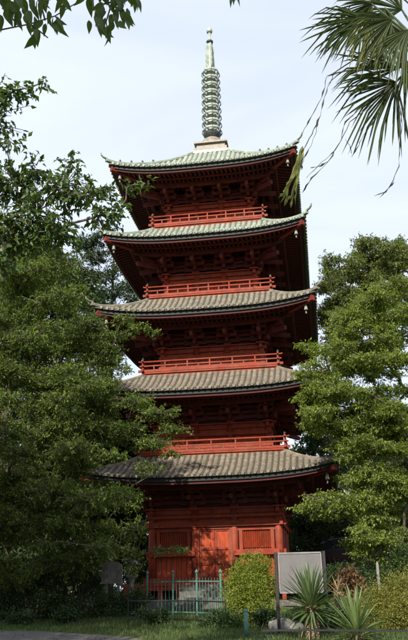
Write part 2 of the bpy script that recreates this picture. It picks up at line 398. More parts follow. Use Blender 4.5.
    def arms(mb, ox, oy, dx, dy, lat=True, reach=.92, wide=.5):
        # three stepped tiers: bearing block, projecting arm, cross arm with small blocks
        an = math.atan2(dy, dx)
        mb.box((ox, oy, zc+.06), (.34, .34, .13), rz=an)
        for s_ in range(3):
            out = reach*(s_+1)/3.; z = zc + .20 + st*s_
            mb.beam((ox-dx*.2, oy-dy*.2, z), (ox+dx*(out+.10), oy+dy*(out+.10), z), .13, .16)
            mb.box((ox+dx*out, oy+dy*out, z+.14), (.19, .19, .11), rz=an)
            if lat:
                px_, py_ = -dy, dx; o2 = reach*s_/3.; wd_ = wide*(1-.12*s_)
                cx_, cy_ = ox+dx*o2, oy+dy*o2
                mb.beam((cx_-px_*wd_, cy_-py_*wd_, z+.02), (cx_+px_*wd_, cy_+py_*wd_, z+.02), .12, .14)
                for t_ in (-1, 0, 1): mb.box((cx_+px_*wd_*.85*t_, cy_+py_*wd_*.85*t_, z+.15), (.17, .17, .11), rz=an)
        # slanting tail rafter
        mb.beam((ox+dx*.1, oy+dy*.1, zc+st*2.3), (ox+dx*(reach+.34), oy+dy*(reach+.34), zc+st*1.55), .14, .17)
    for q in range(4):
        for ci, cxf in enumerate(colx):
            if ci == 3: continue
            if ci == 0:
                mb = MB(); s2 = .7071
                arms(mb, -b, -b, -s2, -s2, False, 1.25); arms(mb, -b, -b, 0, -1, True, .92, .42); arms(mb, -b, -b, -1, 0, True, .92, .42)
            else:
                mb = MB(); arms(mb, cxf*b, -b, 0, -1, True, .92, .5)
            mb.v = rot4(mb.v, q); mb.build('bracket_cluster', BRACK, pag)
        for z in (zc+.26, zc+.26+st, zc+.26+2*st):
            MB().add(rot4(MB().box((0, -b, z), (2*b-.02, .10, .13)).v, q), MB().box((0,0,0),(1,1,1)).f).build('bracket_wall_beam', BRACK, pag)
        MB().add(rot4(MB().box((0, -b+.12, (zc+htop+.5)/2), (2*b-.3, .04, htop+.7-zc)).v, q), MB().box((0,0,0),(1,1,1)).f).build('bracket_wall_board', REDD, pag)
    # --- walls of the storey
    z0 = 1.86 if k == 0 else ZR[k-1]-.46
    bx = [-b, -.31*b, .31*b, b]
    for q in range(4):
        def P(mb, name, m, bev=.008):
            mb.v = rot4(mb.v, q); oo = mb.build(name, m, pag); return oo
        for ci in range(3):
            x = bx[ci]; P(MB().tube([(x,-b,z0-.1),(x,-b,zc)], .155 if k == 0 else .13, 14), 'column', RED).data.shade_smooth()
        P(MB().box((0,-b,zc-.10), (2*b+.5,.13,.20)), 'head_beam', RED)
        P(MB().box((0,-b,zc+.0), (2*b+.7,.36,.05)), 'head_plate', RED)
        if k == 0:
            P(MB().box((0,-b-.13,4.02), (2*b+.62,.13,.20)), 'tie_rail', RED)
            P(MB().box((0,-b-.13,z0+.09), (2*b+.62,.13,.20)), 'ground_sill', RED)
            P(MB().box((0,-b-.12,4.30), (2*b+.5,.09,.09)), 'upper_tie_rail', RED)
            P(MB().box((0,-b+.06,4.22), (2*b-.1,.06,.62)), 'frieze_board', REDB)
            # doors
            for s_ in (-1, 1):
                w = .31*b-.17
                dr = P(MB().box((s_*(w/2+.003),-b+.02,(z0+.2+3.9)/2), (w-.006,.07,3.9-z0-.2)), 'door', REDB)
                for zz, hh in ((3.82,.12),(3.1,.09),(2.55,.09),(2.12,.12)):
                    fr = MB().box((s_*(w/2+.003),-b-.03,zz), (w-.01,.05,hh)); fr.v = rot4(fr.v, q); fr.build('door_rail', RED, dr)
                for xx in (.045, w-.045):
                    fr = MB().box((s_*xx,-b-.025,(z0+.2+3.9)/2), (.075,.05,3.9-z0-.22)); fr.v = rot4(fr.v, q); fr.build('door_stile', RED, dr)
                P(MB().box((s_*(.31*b-.135),-b-.05,(z0+.2+3.92)/2), (.07,.12,3.92-z0-.2)), 'door_jamb', RED)
            P(MB().box((0,-b-.05,3.87), (2*.31*b-.2,.11,.09)), 'door_lintel', RED)
            # side bays: slatted window above a boarded dado
            for s_ in (-1, 1):
                xa, xb = .31*b+.16, b-.16; xc = s_*(xa+xb)/2; w = xb-xa
                P(MB().box((xc,-b+.09,3.42), (w,.04,1.0)), 'window_backing', REDB)
                nsl = 13
                for i in range(nsl):
                    P(MB().box((xc-w/2+.2+(w-.4)*i/(nsl-1),-b+.03,3.43), (.055,.055,.66), rz=math.pi/4), 'window_slat', RED)
                for xx in (-w/2+.09, w/2-.09): P(MB().box((xc+xx,-b-.01,3.42), (.14,.11,.92)), 'window_jamb', RED)
                P(MB().box((xc,-b-.01,3.83), (w+.05,.10,.14)), 'window_head', RED)
                P(MB().box((xc,-b-.13,2.93), (w+.34,.24,.20)), 'window_sill', RED)
                nb = 7
                for i in range(nb):
                    P(MB().box((xc-w/2+w*(i+.5)/nb,-b+.03+.006*(i % 2),(z0+.2+2.84)/2), (w/nb-.012,.05,2.84-z0-.2)), 'plank', REDB)
        else:
            P(MB().box((0,-b-.09,zc-.42), (2*b+.36,.10,.13)), 'tie_rail', RED)
            P(MB().box((0,-b-.09,z0+.30), (2*b+.36,.10,.13)), 'tie_rail', RED)
            nb = 13
            for i in range(nb):
                P(MB().box((-b+2*b*(i+.5)/nb,-b+.05+.006*(i % 2),(z0+zc)/2-.05), (2*b/nb-.01,.05,zc-z0-.1)), 'plank', REDB)
    # --- balcony with railing
    if k:
        rb = RAIL[k-1]; zt = ZR[k-1]
        bal = MB().box((0,0,zt-.50), (2*rb+.10, 2*rb+.10, .07)).build('balcony_floor', RED, pag); bevel(bal, .008)
        for q in range(4):
            def B(mb, name, m=RED):
                mb.v = rot4(mb.v, q); return mb.build(name, m, bal)
            B(MB().box((0,-rb+.06,zt-.62), (2*rb-.06,.10,.16)), 'balcony_fascia')
            B(MB().box((0,-rb+.16,zt-.80), (2*rb-.3,.10,.22)), 'balcony_skirt', REDB)
            B(MB().tube([(-rb-.19,-rb,zt+.02),(-rb-.1,-rb,zt+.003),(-rb,-rb,zt),(rb,-rb,zt),(rb+.1,-rb,zt+.003),(rb+.19,-rb,zt+.02)], .036, 8), 'top_rail')
            B(MB().box((0,-rb,zt-.185), (2*rb+.28,.075,.05)), 'middle_rail')
            B(MB().box((0,-rb,zt-.40), (2*rb+.40,.09,.10)), 'bottom_rail')
            npst = 6
            for i in range(npst+1):
                x = -rb+2*rb*i/npst
                if i == npst: continue
                B(MB().box((x,-rb,zt-.27), (.075,.078,.46)) if i == 0 else MB().box((x,-rb,zt-.22), (.055,.06,.37)), 'baluster')
            for i in range(npst*2):
                if i % 2: 
                    x = -rb+rb*i/npst; B(MB().box((x,-rb,zt-.29), (.05,.055,.17)), 'short_strut')
            if q % 2 == 0 or True:
                cp = MB().lathe([(0,.17),(.035,.13),(.05,.09),(.03,.05),(.045,.03),(.045,0)][::-1], 8, (-rb,-rb,zt+.03)); B(cp, 'post_cap', DKBR)
# --- plinth, veranda, steps
MB().box((0,0,1.02), (7.4,7.4,.36)).build('stone_plinth', STONE, pag)
ver = MB().box((0,0,1.795), (6.9,6.9,.10)).build('veranda_floor', RED, pag); bevel(ver, .01)
for q in range(4):
    def V(mb, name, m=RED): mb.v = rot4(mb.v, q); return mb.build(name, m, ver)
    V(MB().box((0,-3.37,1.67), (6.7,.12,.15)), 'veranda_beam')
    for i in range(10):
        V(MB().box((-3.3+6.6*i/10,-3.35,1.40), (.15,.15,.42)), 'veranda_post')
    V(MB().box((0,-2.7,1.45), (5.4,.06,.55)), 'crawlspace_shade_board', REDO)  # dark board stands in for the shaded void under the veranda
stp = MB()
for i in range(4): MB().box((0,-3.55-.32*(3-i), .9+.11+.22*i - .0), (2.3, .33, .22)).build('stone_step', STONE, pag) if i < 4 else 0
# --- spire
zs0 = 21.98
sp = MB().box((0,0,zs0+.13), (1.62,1.62,.34)).build('spire_base', BRNZ, pag)
MB().box((0,0,zs0-.02), (1.9,1.9,.14)).build('base_moulding', VERD, sp)
MB().box((0,0,zs0+.42), (1.42,1.42,.26)).build('base_step', BRNZ, sp); MB().box((0,0,zs0+.585), (1.66,1.66,.09)).build('base_cornice', BRNZ, sp)
MB().lathe([(.62,0),(.64,.1),(.60,.3),(.46,.48),(.30,.58),(.28,.64)], 24, (0,0,zs0+.63)).build('inverted_bowl', BRNZ, sp, smooth=True)
pet = MB().lathe([(.24,0),(.34,.06),(.43,.18),(.47,.28),(.43,.27),(.28,.18),(.16,.18)], 16, (0,0,zs0+1.22)); pet.build('lotus_flower', DKBR, sp)
MB().tube([(0,0,zs0+1.2),(0,0,27.6),(0,0,30.0)], [.12,.11,.075], 12).build('spire_shaft', VERD, sp, smooth=True)
for i in range(9):
    z = 23.72 + i*.445; rr = .435 - .004*i
    rg = MB().torus((0,0,z), rr, .03, 28, 6, .075).build('ring', VERD, sp, smooth=True)
    MB().lathe([(.13,-.13),(.24,-.10),(.27,.0),(.24,.10),(.13,.13)], 16, (0,0,z)).build('ring_hub', VERD, rg, smooth=True)
    mb = MB()
    for a in range(8):
        an = a*math.pi/4+.2; mb.beam((.2*math.cos(an), .2*math.sin(an), z), (rr*math.cos(an), rr*math.sin(an), z), .05, .05)
    mb.build('ring_spokes', VERD, rg, kind='stuff')
    mb = MB()
    for a in range(8):
        an = a*math.pi/4+.2; cx_, cy_ = (rr+.035)*math.cos(an), (rr+.035)*math.sin(an)
        pts = [(cx_*(1-.0), cy_, z+.02), (cx_*1.06, cy_*1.06, z-.08), (cx_*1.07, cy_*1.07, z-.17), (cx_*1.0, cy_*1.0, z-.26), (cx_*.86, cy_*.86, z-.32)]
        mb.tube(pts, [.022,.03,.035,.028,.015], 5)
    mb.build('ring_bells', DKBR, rg, kind='stuff')
for a in range(4):
    an = a*math.pi/2 + .5; c_, s_ = math.cos(an), math.sin(an)
    prof = [(.06,27.62),(.20,27.60),(.27,27.72),(.235,27.88),(.275,28.02),(.225,28.22),(.255,28.40),(.215,28.60),(.235,28.80),(.18,29.0),(.15,29.17),(.05,29.2)]
    vs = [(r_*c_+o_*-s_, r_*s_+o_*c_, z) for o_ in (-.018,.018) for r_, z in prof]; n_ = len(prof)
    fs = [tuple(range(n_)), tuple(range(2*n_-1, n_-1, -1))] + [(i, (i+1) % n_, n_+(i+1) % n_, n_+i) for i in range(n_)]
    MB().add(vs, [tuple(reversed(f_)) for f_ in fs]).build('water_flame_fin', VERD, sp)
MB().lathe([(.04,0),(.17,.05),(.19,.12),(.12,.2),(.05,.24)], 16, (0,0,29.18)).build('dragon_ball', DKBR, sp, smooth=True)
MB().lathe([(.08,0),(.15,.05),(.165,.16),(.13,.28),(.05,.36),(.0,.46)], 16, (0,0,29.86)).build('sacred_jewel', VERD, sp, smooth=True)
# ================================================================== VEGETATION
def leaves_from(pos, dirs, nrm, length, width, fold=.25):
    """one folded, pointed leaf per row -> verts, faces"""
    d = dirs/np.linalg.norm(dirs, axis=1, keepdims=True); s_ = np.cross(d, nrm); s_ /= np.linalg.norm(s_, axis=1, keepdims=True)+1e-9
    n = np.cross(s_, d); Lh = length[:, None]; Wh = width[:, None]
    base = pos; lft = pos + d*Lh*.42 + s_*Wh*.5 + n*Wh*fold; rgt = pos + d*Lh*.42 - s_*Wh*.5 + n*Wh*fold; tip = pos + d*Lh - n*Lh*.10
    N = len(pos); V = np.stack([base, rgt, tip, lft], 1).reshape(-1, 3); b = np.arange(N)*4
    F = np.stack([np.stack([b, b+1, b+2], 1), np.stack([b, b+2, b+3], 1)], 1).reshape(-1, 3)
    return V, F
def crown(rng, lobes, per, size, twig_leaves=9, droop=.35, flat=.0):
    """lobes: (x,y,z,rx,ry,rz).  Twigs fan out of every lobe and carry leaves. Returns leaf verts/faces and twig segments."""
    V = []; F = []; T = []; off = 0
    vol = np.array([l[3]*l[4]*l[5] for l in lobes])**(2/3.); share = vol/vol.sum()
    for l, sh in zip(lobes, share):
        nt_ = max(4, int(per*sh/twig_leaves)); c_ = np.array(l[:3]); r_ = np.array(l[3:6])
        u = rng.normal(size=(nt_, 3)); u[:, 2] += .15; u /= np.linalg.norm(u, axis=1, keepdims=True)
        rad = rng.triangular(.35, .85, 1.65, (nt_, 1)); end = c_ + u*r_*rad; st_ = c_ + u*r_*rad*rng.uniform(.15, .55, (nt_, 1)) + rng.normal(size=(nt_, 3))*r_*.10
        T.append(np.stack([st_, end], 1))
        tt = np.clip(rng.uniform(.25, 1.05, (nt_, twig_leaves)), 0, 1.03)[..., None]
        p = st_[:, None]*(1-tt) + end[:, None]*tt; p[..., 2] -= droop*.25*(tt[..., 0]**2)*r_[2]*.6
        td = (end-st_); td /= np.linalg.norm(td, axis=1, keepdims=True)+1e-9
        dr = td[:, None] *.7 + rng.normal(size=(nt_, twig_leaves, 3))*.65; dr[..., 2] -= droop
        nm = np.array([0, 0, 1.]) + rng.normal(size=(nt_, twig_leaves, 3))*(.55-.3*flat)
        p = p.reshape(-1, 3) + rng.normal(size=(nt_*twig_leaves, 3))*size*.35
        ln = size*rng.uniform(.7, 1.25, len(p)); v, f = leaves_from(p, dr.reshape(-1, 3), nm.reshape(-1, 3), ln, ln*rng.uniform(.42, .58, len(p)))
        V.append(v); F.append(f+off); off += len(v)
    return np.concatenate(V), np.concatenate(F), np.concatenate(T)
def twig_mesh(T, r0=.008, r1=.003):
    a = T[:, 0]; b = T[:, 1]; d = b-a; d /= np.linalg.norm(d, axis=1, keepdims=True)+1e-9
    x = np.cross(d, np.array([.3, .2, .93])); x /= np.linalg.norm(x, axis=1, keepdims=True)+1e-9; y = np.cross(d, x); V = []
    for p, rr in ((a, r0), (b, r1)):
        for k in range(3):
            an = 2*math.pi*k/3; V.append(p + (x*math.cos(an)+y*math.sin(an))*rr)
    V = np.stack(V, 1).reshape(-1, 3); n = np.arange(len(T))*6
    F = np.concatenate([np.stack([n+k, n+(k+1) % 3, n+3+(k+1) % 3, n+3+k], 1) for k in range(3)])
    return V, F
def tree(name, label, base, lobes, per, size, lm, trunk_r=.2, top=None, seed=1, group=None, twl=9, droop=.35, lean=(0, 0), cat='tree', limb=True, flat=0., tw=True, bark=None, lk=.012):
    rng = np.random.default_rng(seed); rd = random.Random(seed); bark = bark or BARK
    bx_, by_ = base; zb = float(gz(bx_, by_)); root = empty(name, (bx_, by_, zb), label, cat, group)
    top = top or max(l[2] for l in lobes)
    path = []
    for i in range(9):
        t_ = i/8; path.append(np.array([bx_+lean[0]*t_**1.3+.10*math.sin(t_*5+seed), by_+lean[1]*t_**1.3+.10*math.cos(t_*4+seed), zb-.1+(top-zb)*t_]))
    rads = [trunk_r*(1.45 if i == 0 else 1.12 if i == 1 else 1)*(1-.085*i) for i in range(9)]
    MB().tube(path, rads, 12).build('trunk', bark, root, smooth=True)
    if limb:
        # every lobe hangs on the nearest piece of the growing limb network, so limbs branch and taper
        nodes = [(p_, -1, 0) for p_ in path[2:]]; order = sorted(lobes, key=lambda l: math.hypot(l[0]-bx_, l[1]-by_)+.15*abs(l[2]-top*.6)); par = []
        for l in order:
            c_ = np.array(l[:3]); best = min(range(len(nodes)), key=lambda i: np.linalg.norm(nodes[i][0]-c_)*(1.0 if nodes[i][0][2] < c_[2]+.3 else 1.7)+.25*nodes[i][2])
            nodes.append((c_, best, nodes[best][2]+np.linalg.norm(nodes[best][0]-c_)))
        cnt = [1]*len(nodes)
        for i in range(len(nodes)-1, 6, -1): cnt[nodes[i][1]] += cnt[i]
        mb = MB().tube(path[2:], [q*.6 for q in rads[2:]], 6)
        for i in range(7, len(nodes)):
            c_, p_, _ = nodes[i]; s0 = nodes[p_][0]; ln_ = np.linalg.norm(c_-s0); r0 = min(trunk_r*.5, lk*cnt[i]**.5+.004)
            w1 = np.array([rd.uniform(-.12,.12), rd.uniform(-.12,.12), rd.uniform(.0,.14)])*ln_; w2 = np.array([rd.uniform(-.1,.1), rd.uniform(-.1,.1), rd.uniform(0,.12)])*ln_
            mb.tube([s0, s0*.67+c_*.33+w1, s0*.33+c_*.67+w2, c_], [r0*1.15, r0, r0*.85, r0*.7], 6)
        mb.build('limbs', bark, root, smooth=True)
    V, F_, T = crown(rng, lobes, per, size, twl, droop, flat)
    link('crown', V, F_, lm, root)
    if tw:
        v, f = twig_mesh(T, .010, .004); link('twigs', v, f, TWIG, root, kind='stuff')
    return root
def lob(x, y, rx, ry, Y, ryd=None):
    P = atY(x, y, Y); s_ = pxm(P); return (*P, rx/s_, (ryd if ryd else rx/s_), ry/s_)
def fill(seed, ells, n, rr, Yr, flat=.7):
    """n lobes scattered in a set of photo ellipses (x,y,rx,ry), at depths Yr"""
    rd = random.Random(seed); out = []; A = [e_[2]*e_[3] for e_ in ells]
    for i in range(n):
        e_ = rd.choices(ells, A)[0]; a = rd.uniform(0, 6.283); q = math.sqrt(rd.random())
        r_ = rd.uniform(*rr); x = e_[0]+e_[2]*q*math.cos(a); y = e_[1]+e_[3]*q*math.sin(a); Y = rd.uniform(*Yr)
        out.append(lob(x, y, r_, r_*flat, Y))
    return out
# --- left: large leafy tree in front of the pagoda's left side
L2 = fill(11, [(25,415,75,140),(70,415,40,75),(40,530,70,60),(90,475,42,50),(15,300,40,60)], 230, (11,22), (-11.8,-6.8), .42)
L2 += [lob(*q, -9.5) for q in ((160,413,20,6),(172,430,18,5),(150,443,24,7),(135,402,22,7),(172,455,12,4),(150,468,16,6),(128,430,24,10),(140,327,13,3),(152,332,8,3),(118,335,16,4),(122,320,14,4),(85,325,22,11),(98,348,16,6),(95,362,20,10),(108,384,14,6),(66,300,18,12),(55,268,24,14),(40,250,26,12),(78,290,10,8),(128,500,16,12),(135,530,14,12),(135,560,12,14),(110,540,22,16),(120,480,24,12),(178,549,11,3),(160,551,10,3),(110,350,13,7),(124,369,9,5),(103,374,16,7),(116,360,8,6),(100,430,20,12),(75,440,22,14))]
L2 += [lob(*q, -11.6) for q in ((8,400,20,10),(5,430,22,12),(10,372,20,10),(20,455,22,12),(60,400,20,10),(75,450,22,12),(90,500,24,14),(50,490,24,14),(110,470,18,10),(30,340,22,10))]
def to_px(P):
    d = np.array(P)-CAM; return 204+FPX*(d@cr)/(d@fw), 320-FPX*(d@cu)/(d@fw)
L2 = [l for l in L2 if not (80 < to_px(l[:3])[0] < 150 and 456 < to_px(l[:3])[1] < 485)]      # the eave of the lowest roof shows through here
tree('leafy_tree', 'dark green leafy tree covering the left side of the pagoda', (-6.9,-7.4), L2, 190000, .092, LF_L, .24, 11.5, 3, twl=11, droop=.4, flat=.3)
# --- left foreground: near tree with larger leaves and bare sprays against the sky
L1 = [lob(*q, -24) for q in ((15,185,30,20),(35,215,34,22),(62,188,26,16),(85,195,24,14),(100,215,18,10),(12,235,26,26),(58,235,26,14),(35,170,20,9),(70,163,12,6),(105,192,9,6))]
L1 += [lob(*q, -24.4) for q in ((12,92,14,9),(30,90,10,5),(43,83,7,4),(2,105,9,14),(10,142,10,5),(-30,120,40,40),(-40,220,40,60),(-50,300,40,50),(-10,265,24,20))]
L1 += [lob(*q, -23.6) for q in ((122,207,7,5),(127,188,10,4),(146,184,9,4),(118,222,7,6))]
tree('cherry_tree', 'cherry tree with long sprays of larger leaves against the pale sky', (-2.1,-24.2), L1, 6800, .10, LF_N, .16, 8.2, 5, twl=7, droop=.75, lk=.0065)
# --- background left
Lc = [lob(*q, 12, 1.0) for q in ((100,240,14,5),(118,252,13,5),(95,258,15,6),(122,268,13,5),(104,277,17,6),(128,286,10,5),(112,294,18,6),(90,298,16,7),(132,300,8,4),(86,246,11,7),(108,232,8,4),(80,275,14,8),(100,310,20,8),(75,300,16,10),(112,318,18,8),(108,335,16,9),(114,352,12,8),(106,366,12,8))]
tree('conifer_tree', 'tall dark conifer with tiered branches rising behind the pagoda', (-8.6,13), Lc, 20000, .17, LF_C, .22, 24.5, 7, twl=8, droop=.2)
Lb = fill(22, [(30,300,60,50),(20,400,60,80)], 80, (16,28), (4,9), .7)
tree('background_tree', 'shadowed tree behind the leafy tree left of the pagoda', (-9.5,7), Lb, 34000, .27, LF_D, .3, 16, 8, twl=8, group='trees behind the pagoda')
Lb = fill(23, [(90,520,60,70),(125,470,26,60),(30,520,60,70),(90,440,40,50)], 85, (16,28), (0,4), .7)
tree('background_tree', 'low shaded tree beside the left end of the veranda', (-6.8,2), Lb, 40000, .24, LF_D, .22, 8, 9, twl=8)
# --- right: sunlit layered tree
R1 = fill(31, [(365,385,48,75),(380,330,34,35),(382,460,34,60),(350,405,42,45),(395,520,24,45),(370,535,20,20)], 150, (10,20), (-8.4,-4.2), .36)
R1 += [lob(*q, -7.5) for q in ((318,350,12,4),(305,345,9,3),(312,365,15,4),(305,375,13,4),(312,392,15,4),(302,400,9,4),(315,412,16,5),(307,425,11,4),(330,385,22,7),(330,498,24,6),(312,507,16,4),(345,508,26,7),(330,515,18,4),(365,500,28,9),(300,510,8,3),(380,540,26,9),(395,560,20,9),(375,520,18,7),(340,335,14,6),(395,285,20,8),(375,300,24,8),(350,318,20,7),(318,432,12,4),(360,450,20,7),(375,470,20,8),(355,478,16,6),(400,450,18,9),(400,490,18,9),(366,555,14,6))]
tree('layered_tree', 'sunlit bright green tree with layered sprays right of the pagoda', (10.9,-5.4), R1, 150000, .092, LF_R, .22, 10.0, 13, twl=11, droop=.3, flat=.5)
# --- right: taller darker tree behind
R2 = fill(41, [(375,275,38,34),(345,285,32,28),(400,300,24,50),(350,330,30,40),(325,300,14,25),(380,250,26,14)], 110, (7,13), (4,9), .6)
tree('tall_tree', 'tall olive green tree with rounded crown behind the layered tree', (10.6,6.8), R2, 60000, .14, LF_F, .38, 17.5, 15, twl=9)
Rb = fill(42, [(370,480,50,60),(320,500,30,40)], 34, (14,26), (11,15), .7)
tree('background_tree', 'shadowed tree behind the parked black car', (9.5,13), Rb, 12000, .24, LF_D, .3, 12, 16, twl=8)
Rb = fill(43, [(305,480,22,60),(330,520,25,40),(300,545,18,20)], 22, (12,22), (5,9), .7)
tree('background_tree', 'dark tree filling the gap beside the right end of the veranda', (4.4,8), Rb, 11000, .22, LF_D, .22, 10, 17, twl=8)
for i, (x, y, h, lb) in enumerate(((-24,20,15,'far tree left of the other far trees'),(-18,22,16,'far tree beyond the conifer'),(-12.5,20,13,'far tree between conifer and pagoda'),(-7,24,11,'far tree left of the pagoda veranda'),(-1,26,11,'far tree hidden behind the pagoda body'),(4.5,25,12,'far tree right of the pagoda body'),(10,24,14,'far tree beyond the parked car'),(16,22,15,'far tree at the edge of the raised terrace'),(22,20,15,'far tree right of the other far trees'))):
    rd = random.Random(60+i)
    ls = [(x+rd.gauss(0,2.3), y+rd.gauss(0,1.6), h*rd.uniform(.08,.95), 2.0, 2.0, 1.3) for _ in range(32)]
    tree('far_tree', lb, (x, y), ls, 8000, .36, LF_D, .35, h*.9, 70+i, twl=7, group='far trees closing the view', tw=False)
# --- unseen trees added left of the frame to shade path and left side
for i, (x, y, h, lb) in enumerate(((-8.5,-20,12.5,'broad unseen tree added for shade beside the path'),(-6.4,-21.5,12.5,'unseen tree added for shade nearest the leafy tree beside the path'),(-12,-15,12,'unseen tree added for shade at the far edge of the path'),(-5.5,-27,14,'tall unseen tree added for shade by the near side of the path'))):
    rd = random.Random(90+i)
    ls = [(x+rd.uniform(-2.2,2.0), y+rd.uniform(-2.2,2.2), h*rd.uniform(.42,.95), 1.2, 1.2, .8) for _ in range(32)]
    tree('added_shade_tree', lb, (x, y), ls, 16000, .2, LF_D, .3, h*.85, 95+i, twl=8, group='unseen trees added for shade along the path', tw=False)
# --- near branch at the very top: each leaf its own piece
rng = np.random.default_rng(4); rd = random.Random(4)
nb = empty('overhanging_tree', (.2,-31.2, float(gz(.2,-31.2))), 'tree reaching dark leafy twigs in from above, near the viewpoint', 'tree')
tp = [(.2,-31.2,-.05),(.3,-31.1,1.5),(.25,-30.9,3.0),(.6,-30.5,4.4),(1.3,-30.1,5.2)]
MB().tube(tp, [.19,.15,.13,.10,.07], 10).build('trunk', BARK, nb, smooth=True)
YB = -29.6
def tw(*pp): return [atY(x, y, YB+.04*i) for i, (x, y) in enumerate(pp)]
twigs = [tw((-60,20),(-10,32),(0,30),(30,24),(55,16),(78,2),(95,-14)), tw((30,24),(38,30),(48,38)), tw((20,27),(10,16),(2,8)), tw((120,-20),(112,2),(106,22),(108,32)), tw((112,2),(96,6),(90,14)), tw((128,-20),(124,-2),(137,4)), tw((112,4),(120,10),(128,14)), tw((228,-25),(236,0)), tw((45,20),(42,8),(36,-4))]
lim = MB()
lim.tube([tp[4], (1.9,-29.9,5.25), tuple(atY(-60,20,YB))], [.06,.03,.012], 6)
hi = atY(100,-60,YB); lim.tube([tp[4], (2.2,-29.9,5.6), tuple(hi), tuple(atY(124,-30,YB)), tuple(atY(228,-25,YB))], [.06,.035,.012,.009,.006], 6)
lim.tube([tuple(hi), tuple(atY(95,-14,YB))], [.01,.005], 6); lim.tube([tuple(atY(118,-40,YB)), tuple(atY(120,-20,YB))], [.008,.005], 6); lim.tube([tuple(atY(124,-30,YB)), tuple(atY(128,-20,YB))], [.008,.005], 6)
lim.build('limb', TWIG, nb, smooth=True)
for w in twigs: MB().tube(w, [.0055-.003*i/len(w) for i in range(len(w))], 5).build('twig', TWIG, nb, smooth=True)
def leafmesh(seed):
    r_ = random.Random(seed); n = 6; v = []; f = []
    cv = r_.uniform(.1, .3)
    for i in range(n+1):
        t_ = i/n; w = .27*math.sin(math.pi*min(1, t_*1.02)**.75)**.9*(1-.25*t_) if 0 < i < n else 0.003; z = -cv*t_*t_
        v += [(-w, t_, z+w*.3), (0, t_, z), (w, t_, z+w*.3)]
    for i in range(n): 
        a = i*3; f += [(a, a+1, a+4, a+3), (a+1, a+2, a+5, a+4)]
    me = bpy.data.meshes.new('leaf'); me.from_pydata(v, [], f); me.materials.append(LF_N); me.shade_smooth(); return me
LMS = [leafmesh(i) for i in range(4)]
spots = [(3,4),(10,12),(16,8),(22,14),(6,16),(0,22),(28,10),(34,22),(42,27),(47,20),(38,34),(33,40),(50,30),(53,22),(57,29),(44,8),(40,2),(48,3),(36,6),(30,3),(60,3),(55,-2),(12,2),(2,-2),(18,3),(24,4),
         (96,22),(90,26),(99,33),(105,34),(110,34),(116,28),(106,24),(112,20),(101,8),(94,2),(104,12),(113,9),(120,18),(126,14),(122,6),(130,2),(138,2),(134,-3),(110,0),(98,-3),(118,-2),(126,-4),(236,-1),(231,-4),(88,4),(115,14),(64,10),(26,20),(14,20)]
spots += [(x+rd.uniform(-5,5), y+rd.uniform(-5,4)) for x, y in spots]
for i, (x, y) in enumerate(spots):
    P = atY(x+rd.uniform(-2,2), y-6, YB+rd.uniform(-.06,.08)); s_ = rd.uniform(.070,.105)
    d = Vector(cr*rd.gauss(.12,.45) - cu*rd.uniform(.5,1.2) + fw*rd.gauss(0,.35)).normalized()
    nrm = Vector(-fw + cr*rd.gauss(0,.8) + cu*rd.gauss(.3,.5)).normalized(); xx = d.cross(nrm).normalized(); zz = xx.cross(d)
    m3 = Matrix((xx, d, zz)).transposed()
    put('leaf', LMS[i % 4], nb, P, rot=m3.to_euler(), scale=(s_*rd.uniform(.65,1.0), s_, s_))
ls = [(1.9+rd.gauss(0,.7), -33.4+rd.gauss(0,.5), 7.1+rd.gauss(0,.4), .7, .6, .45) for _ in range(24)]  # crown out of view, set sunward to shade the near leaves
V, F_, T = crown(rng, ls, 16000, .095, 8, .5); link('crown', V, F_, LF_N, nb)
MB().tube([tp[4], (1.6,-31.2,5.9), (1.8,-32.6,6.6), (2.0,-33.6,7.1)], [.065,.05,.035,.015], 8).build('upper_limb', BARK, nb, smooth=True)
# --- shrubs
def shrub(name, label, base, lobes, per, size, lm, seed, group=None, twl=6):
    rng = np.random.default_rng(seed); bx_, by_ = base; zb = float(gz(bx_, by_)); root = empty(name, (bx_, by_, zb), label, 'shrub', group)
    mb = MB(); rd_ = random.Random(seed)
    for l in lobes:
        for _ in range(2):
            p = np.array([bx_+rd_.uniform(-.12,.12), by_+rd_.uniform(-.12,.12), zb-.05]); c_ = np.array(l[:3]); mb.tube([p, p*.5+c_*.5+np.array([rd_.uniform(-.1,.1)]*3)*.5, c_], [.022,.015,.006], 5)
    mb.build('stems', BARK, root)
    V, F_, T = crown(rng, lobes, per, size, twl, .05)
    k_ = V[:, 2].reshape(-1, 4).min(1) > zb-.02; link('foliage', V, F_.reshape(-1, 6)[k_].reshape(-1, 3), lm, root); return root
shrub('round_shrub', 'bright round clipped azalea in front of the red wall', (2.2,-12), [lob(250,592,25,30,-12),lob(236,600,15,22,-12),lob(263,588,15,25,-12),lob(252,573,18,17,-12.1),lob(240,608,17,15,-12.4),lob(262,610,17,15,-12.4),lob(250,600,22,22,-12.5),lob(244,584,16,18,-12.3),lob(262,576,13,14,-12.2),lob(230,584,6,6,-12.2),lob(240,565,6,5,-12.1),lob(256,558,7,5,-12.0),lob(268,563,6,7,-12.1),lob(274,580,5,8,-12.2),lob(228,612,7,7,-12.3),lob(247,556,4,4,-12)], 34000, .045, LF_AZ, 51)
shrub('olive_shrub', 'yellow olive shrub at the right edge beside the low yucca', (5.9,-14), [lob(398,604,24,27,-14),lob(380,608,18,24,-14),lob(412,596,20,25,-13.8),lob(390,622,26,18,-14.4),lob(370,616,14,18,-14.2),lob(404,612,22,22,-14.5)], 30000, .045, LF_OL, 52)
shrub('dark_shrub', 'dark clipped shrub in front of the small notice board', (-2.25,-9.6), [lob(110,604,18,15,-9.6),lob(96,610,11,10,-9.6),lob(124,608,11,11,-9.5)], 6000, .05, LF_SH, 53)
shrub('dark_shrub', 'dark clipped shrub standing between notice board and teal fence', (-1.2,-9.2), [lob(138,600,13,15,-9.2),lob(132,608,11,10,-9.3)], 5000, .05, LF_SH, 54)
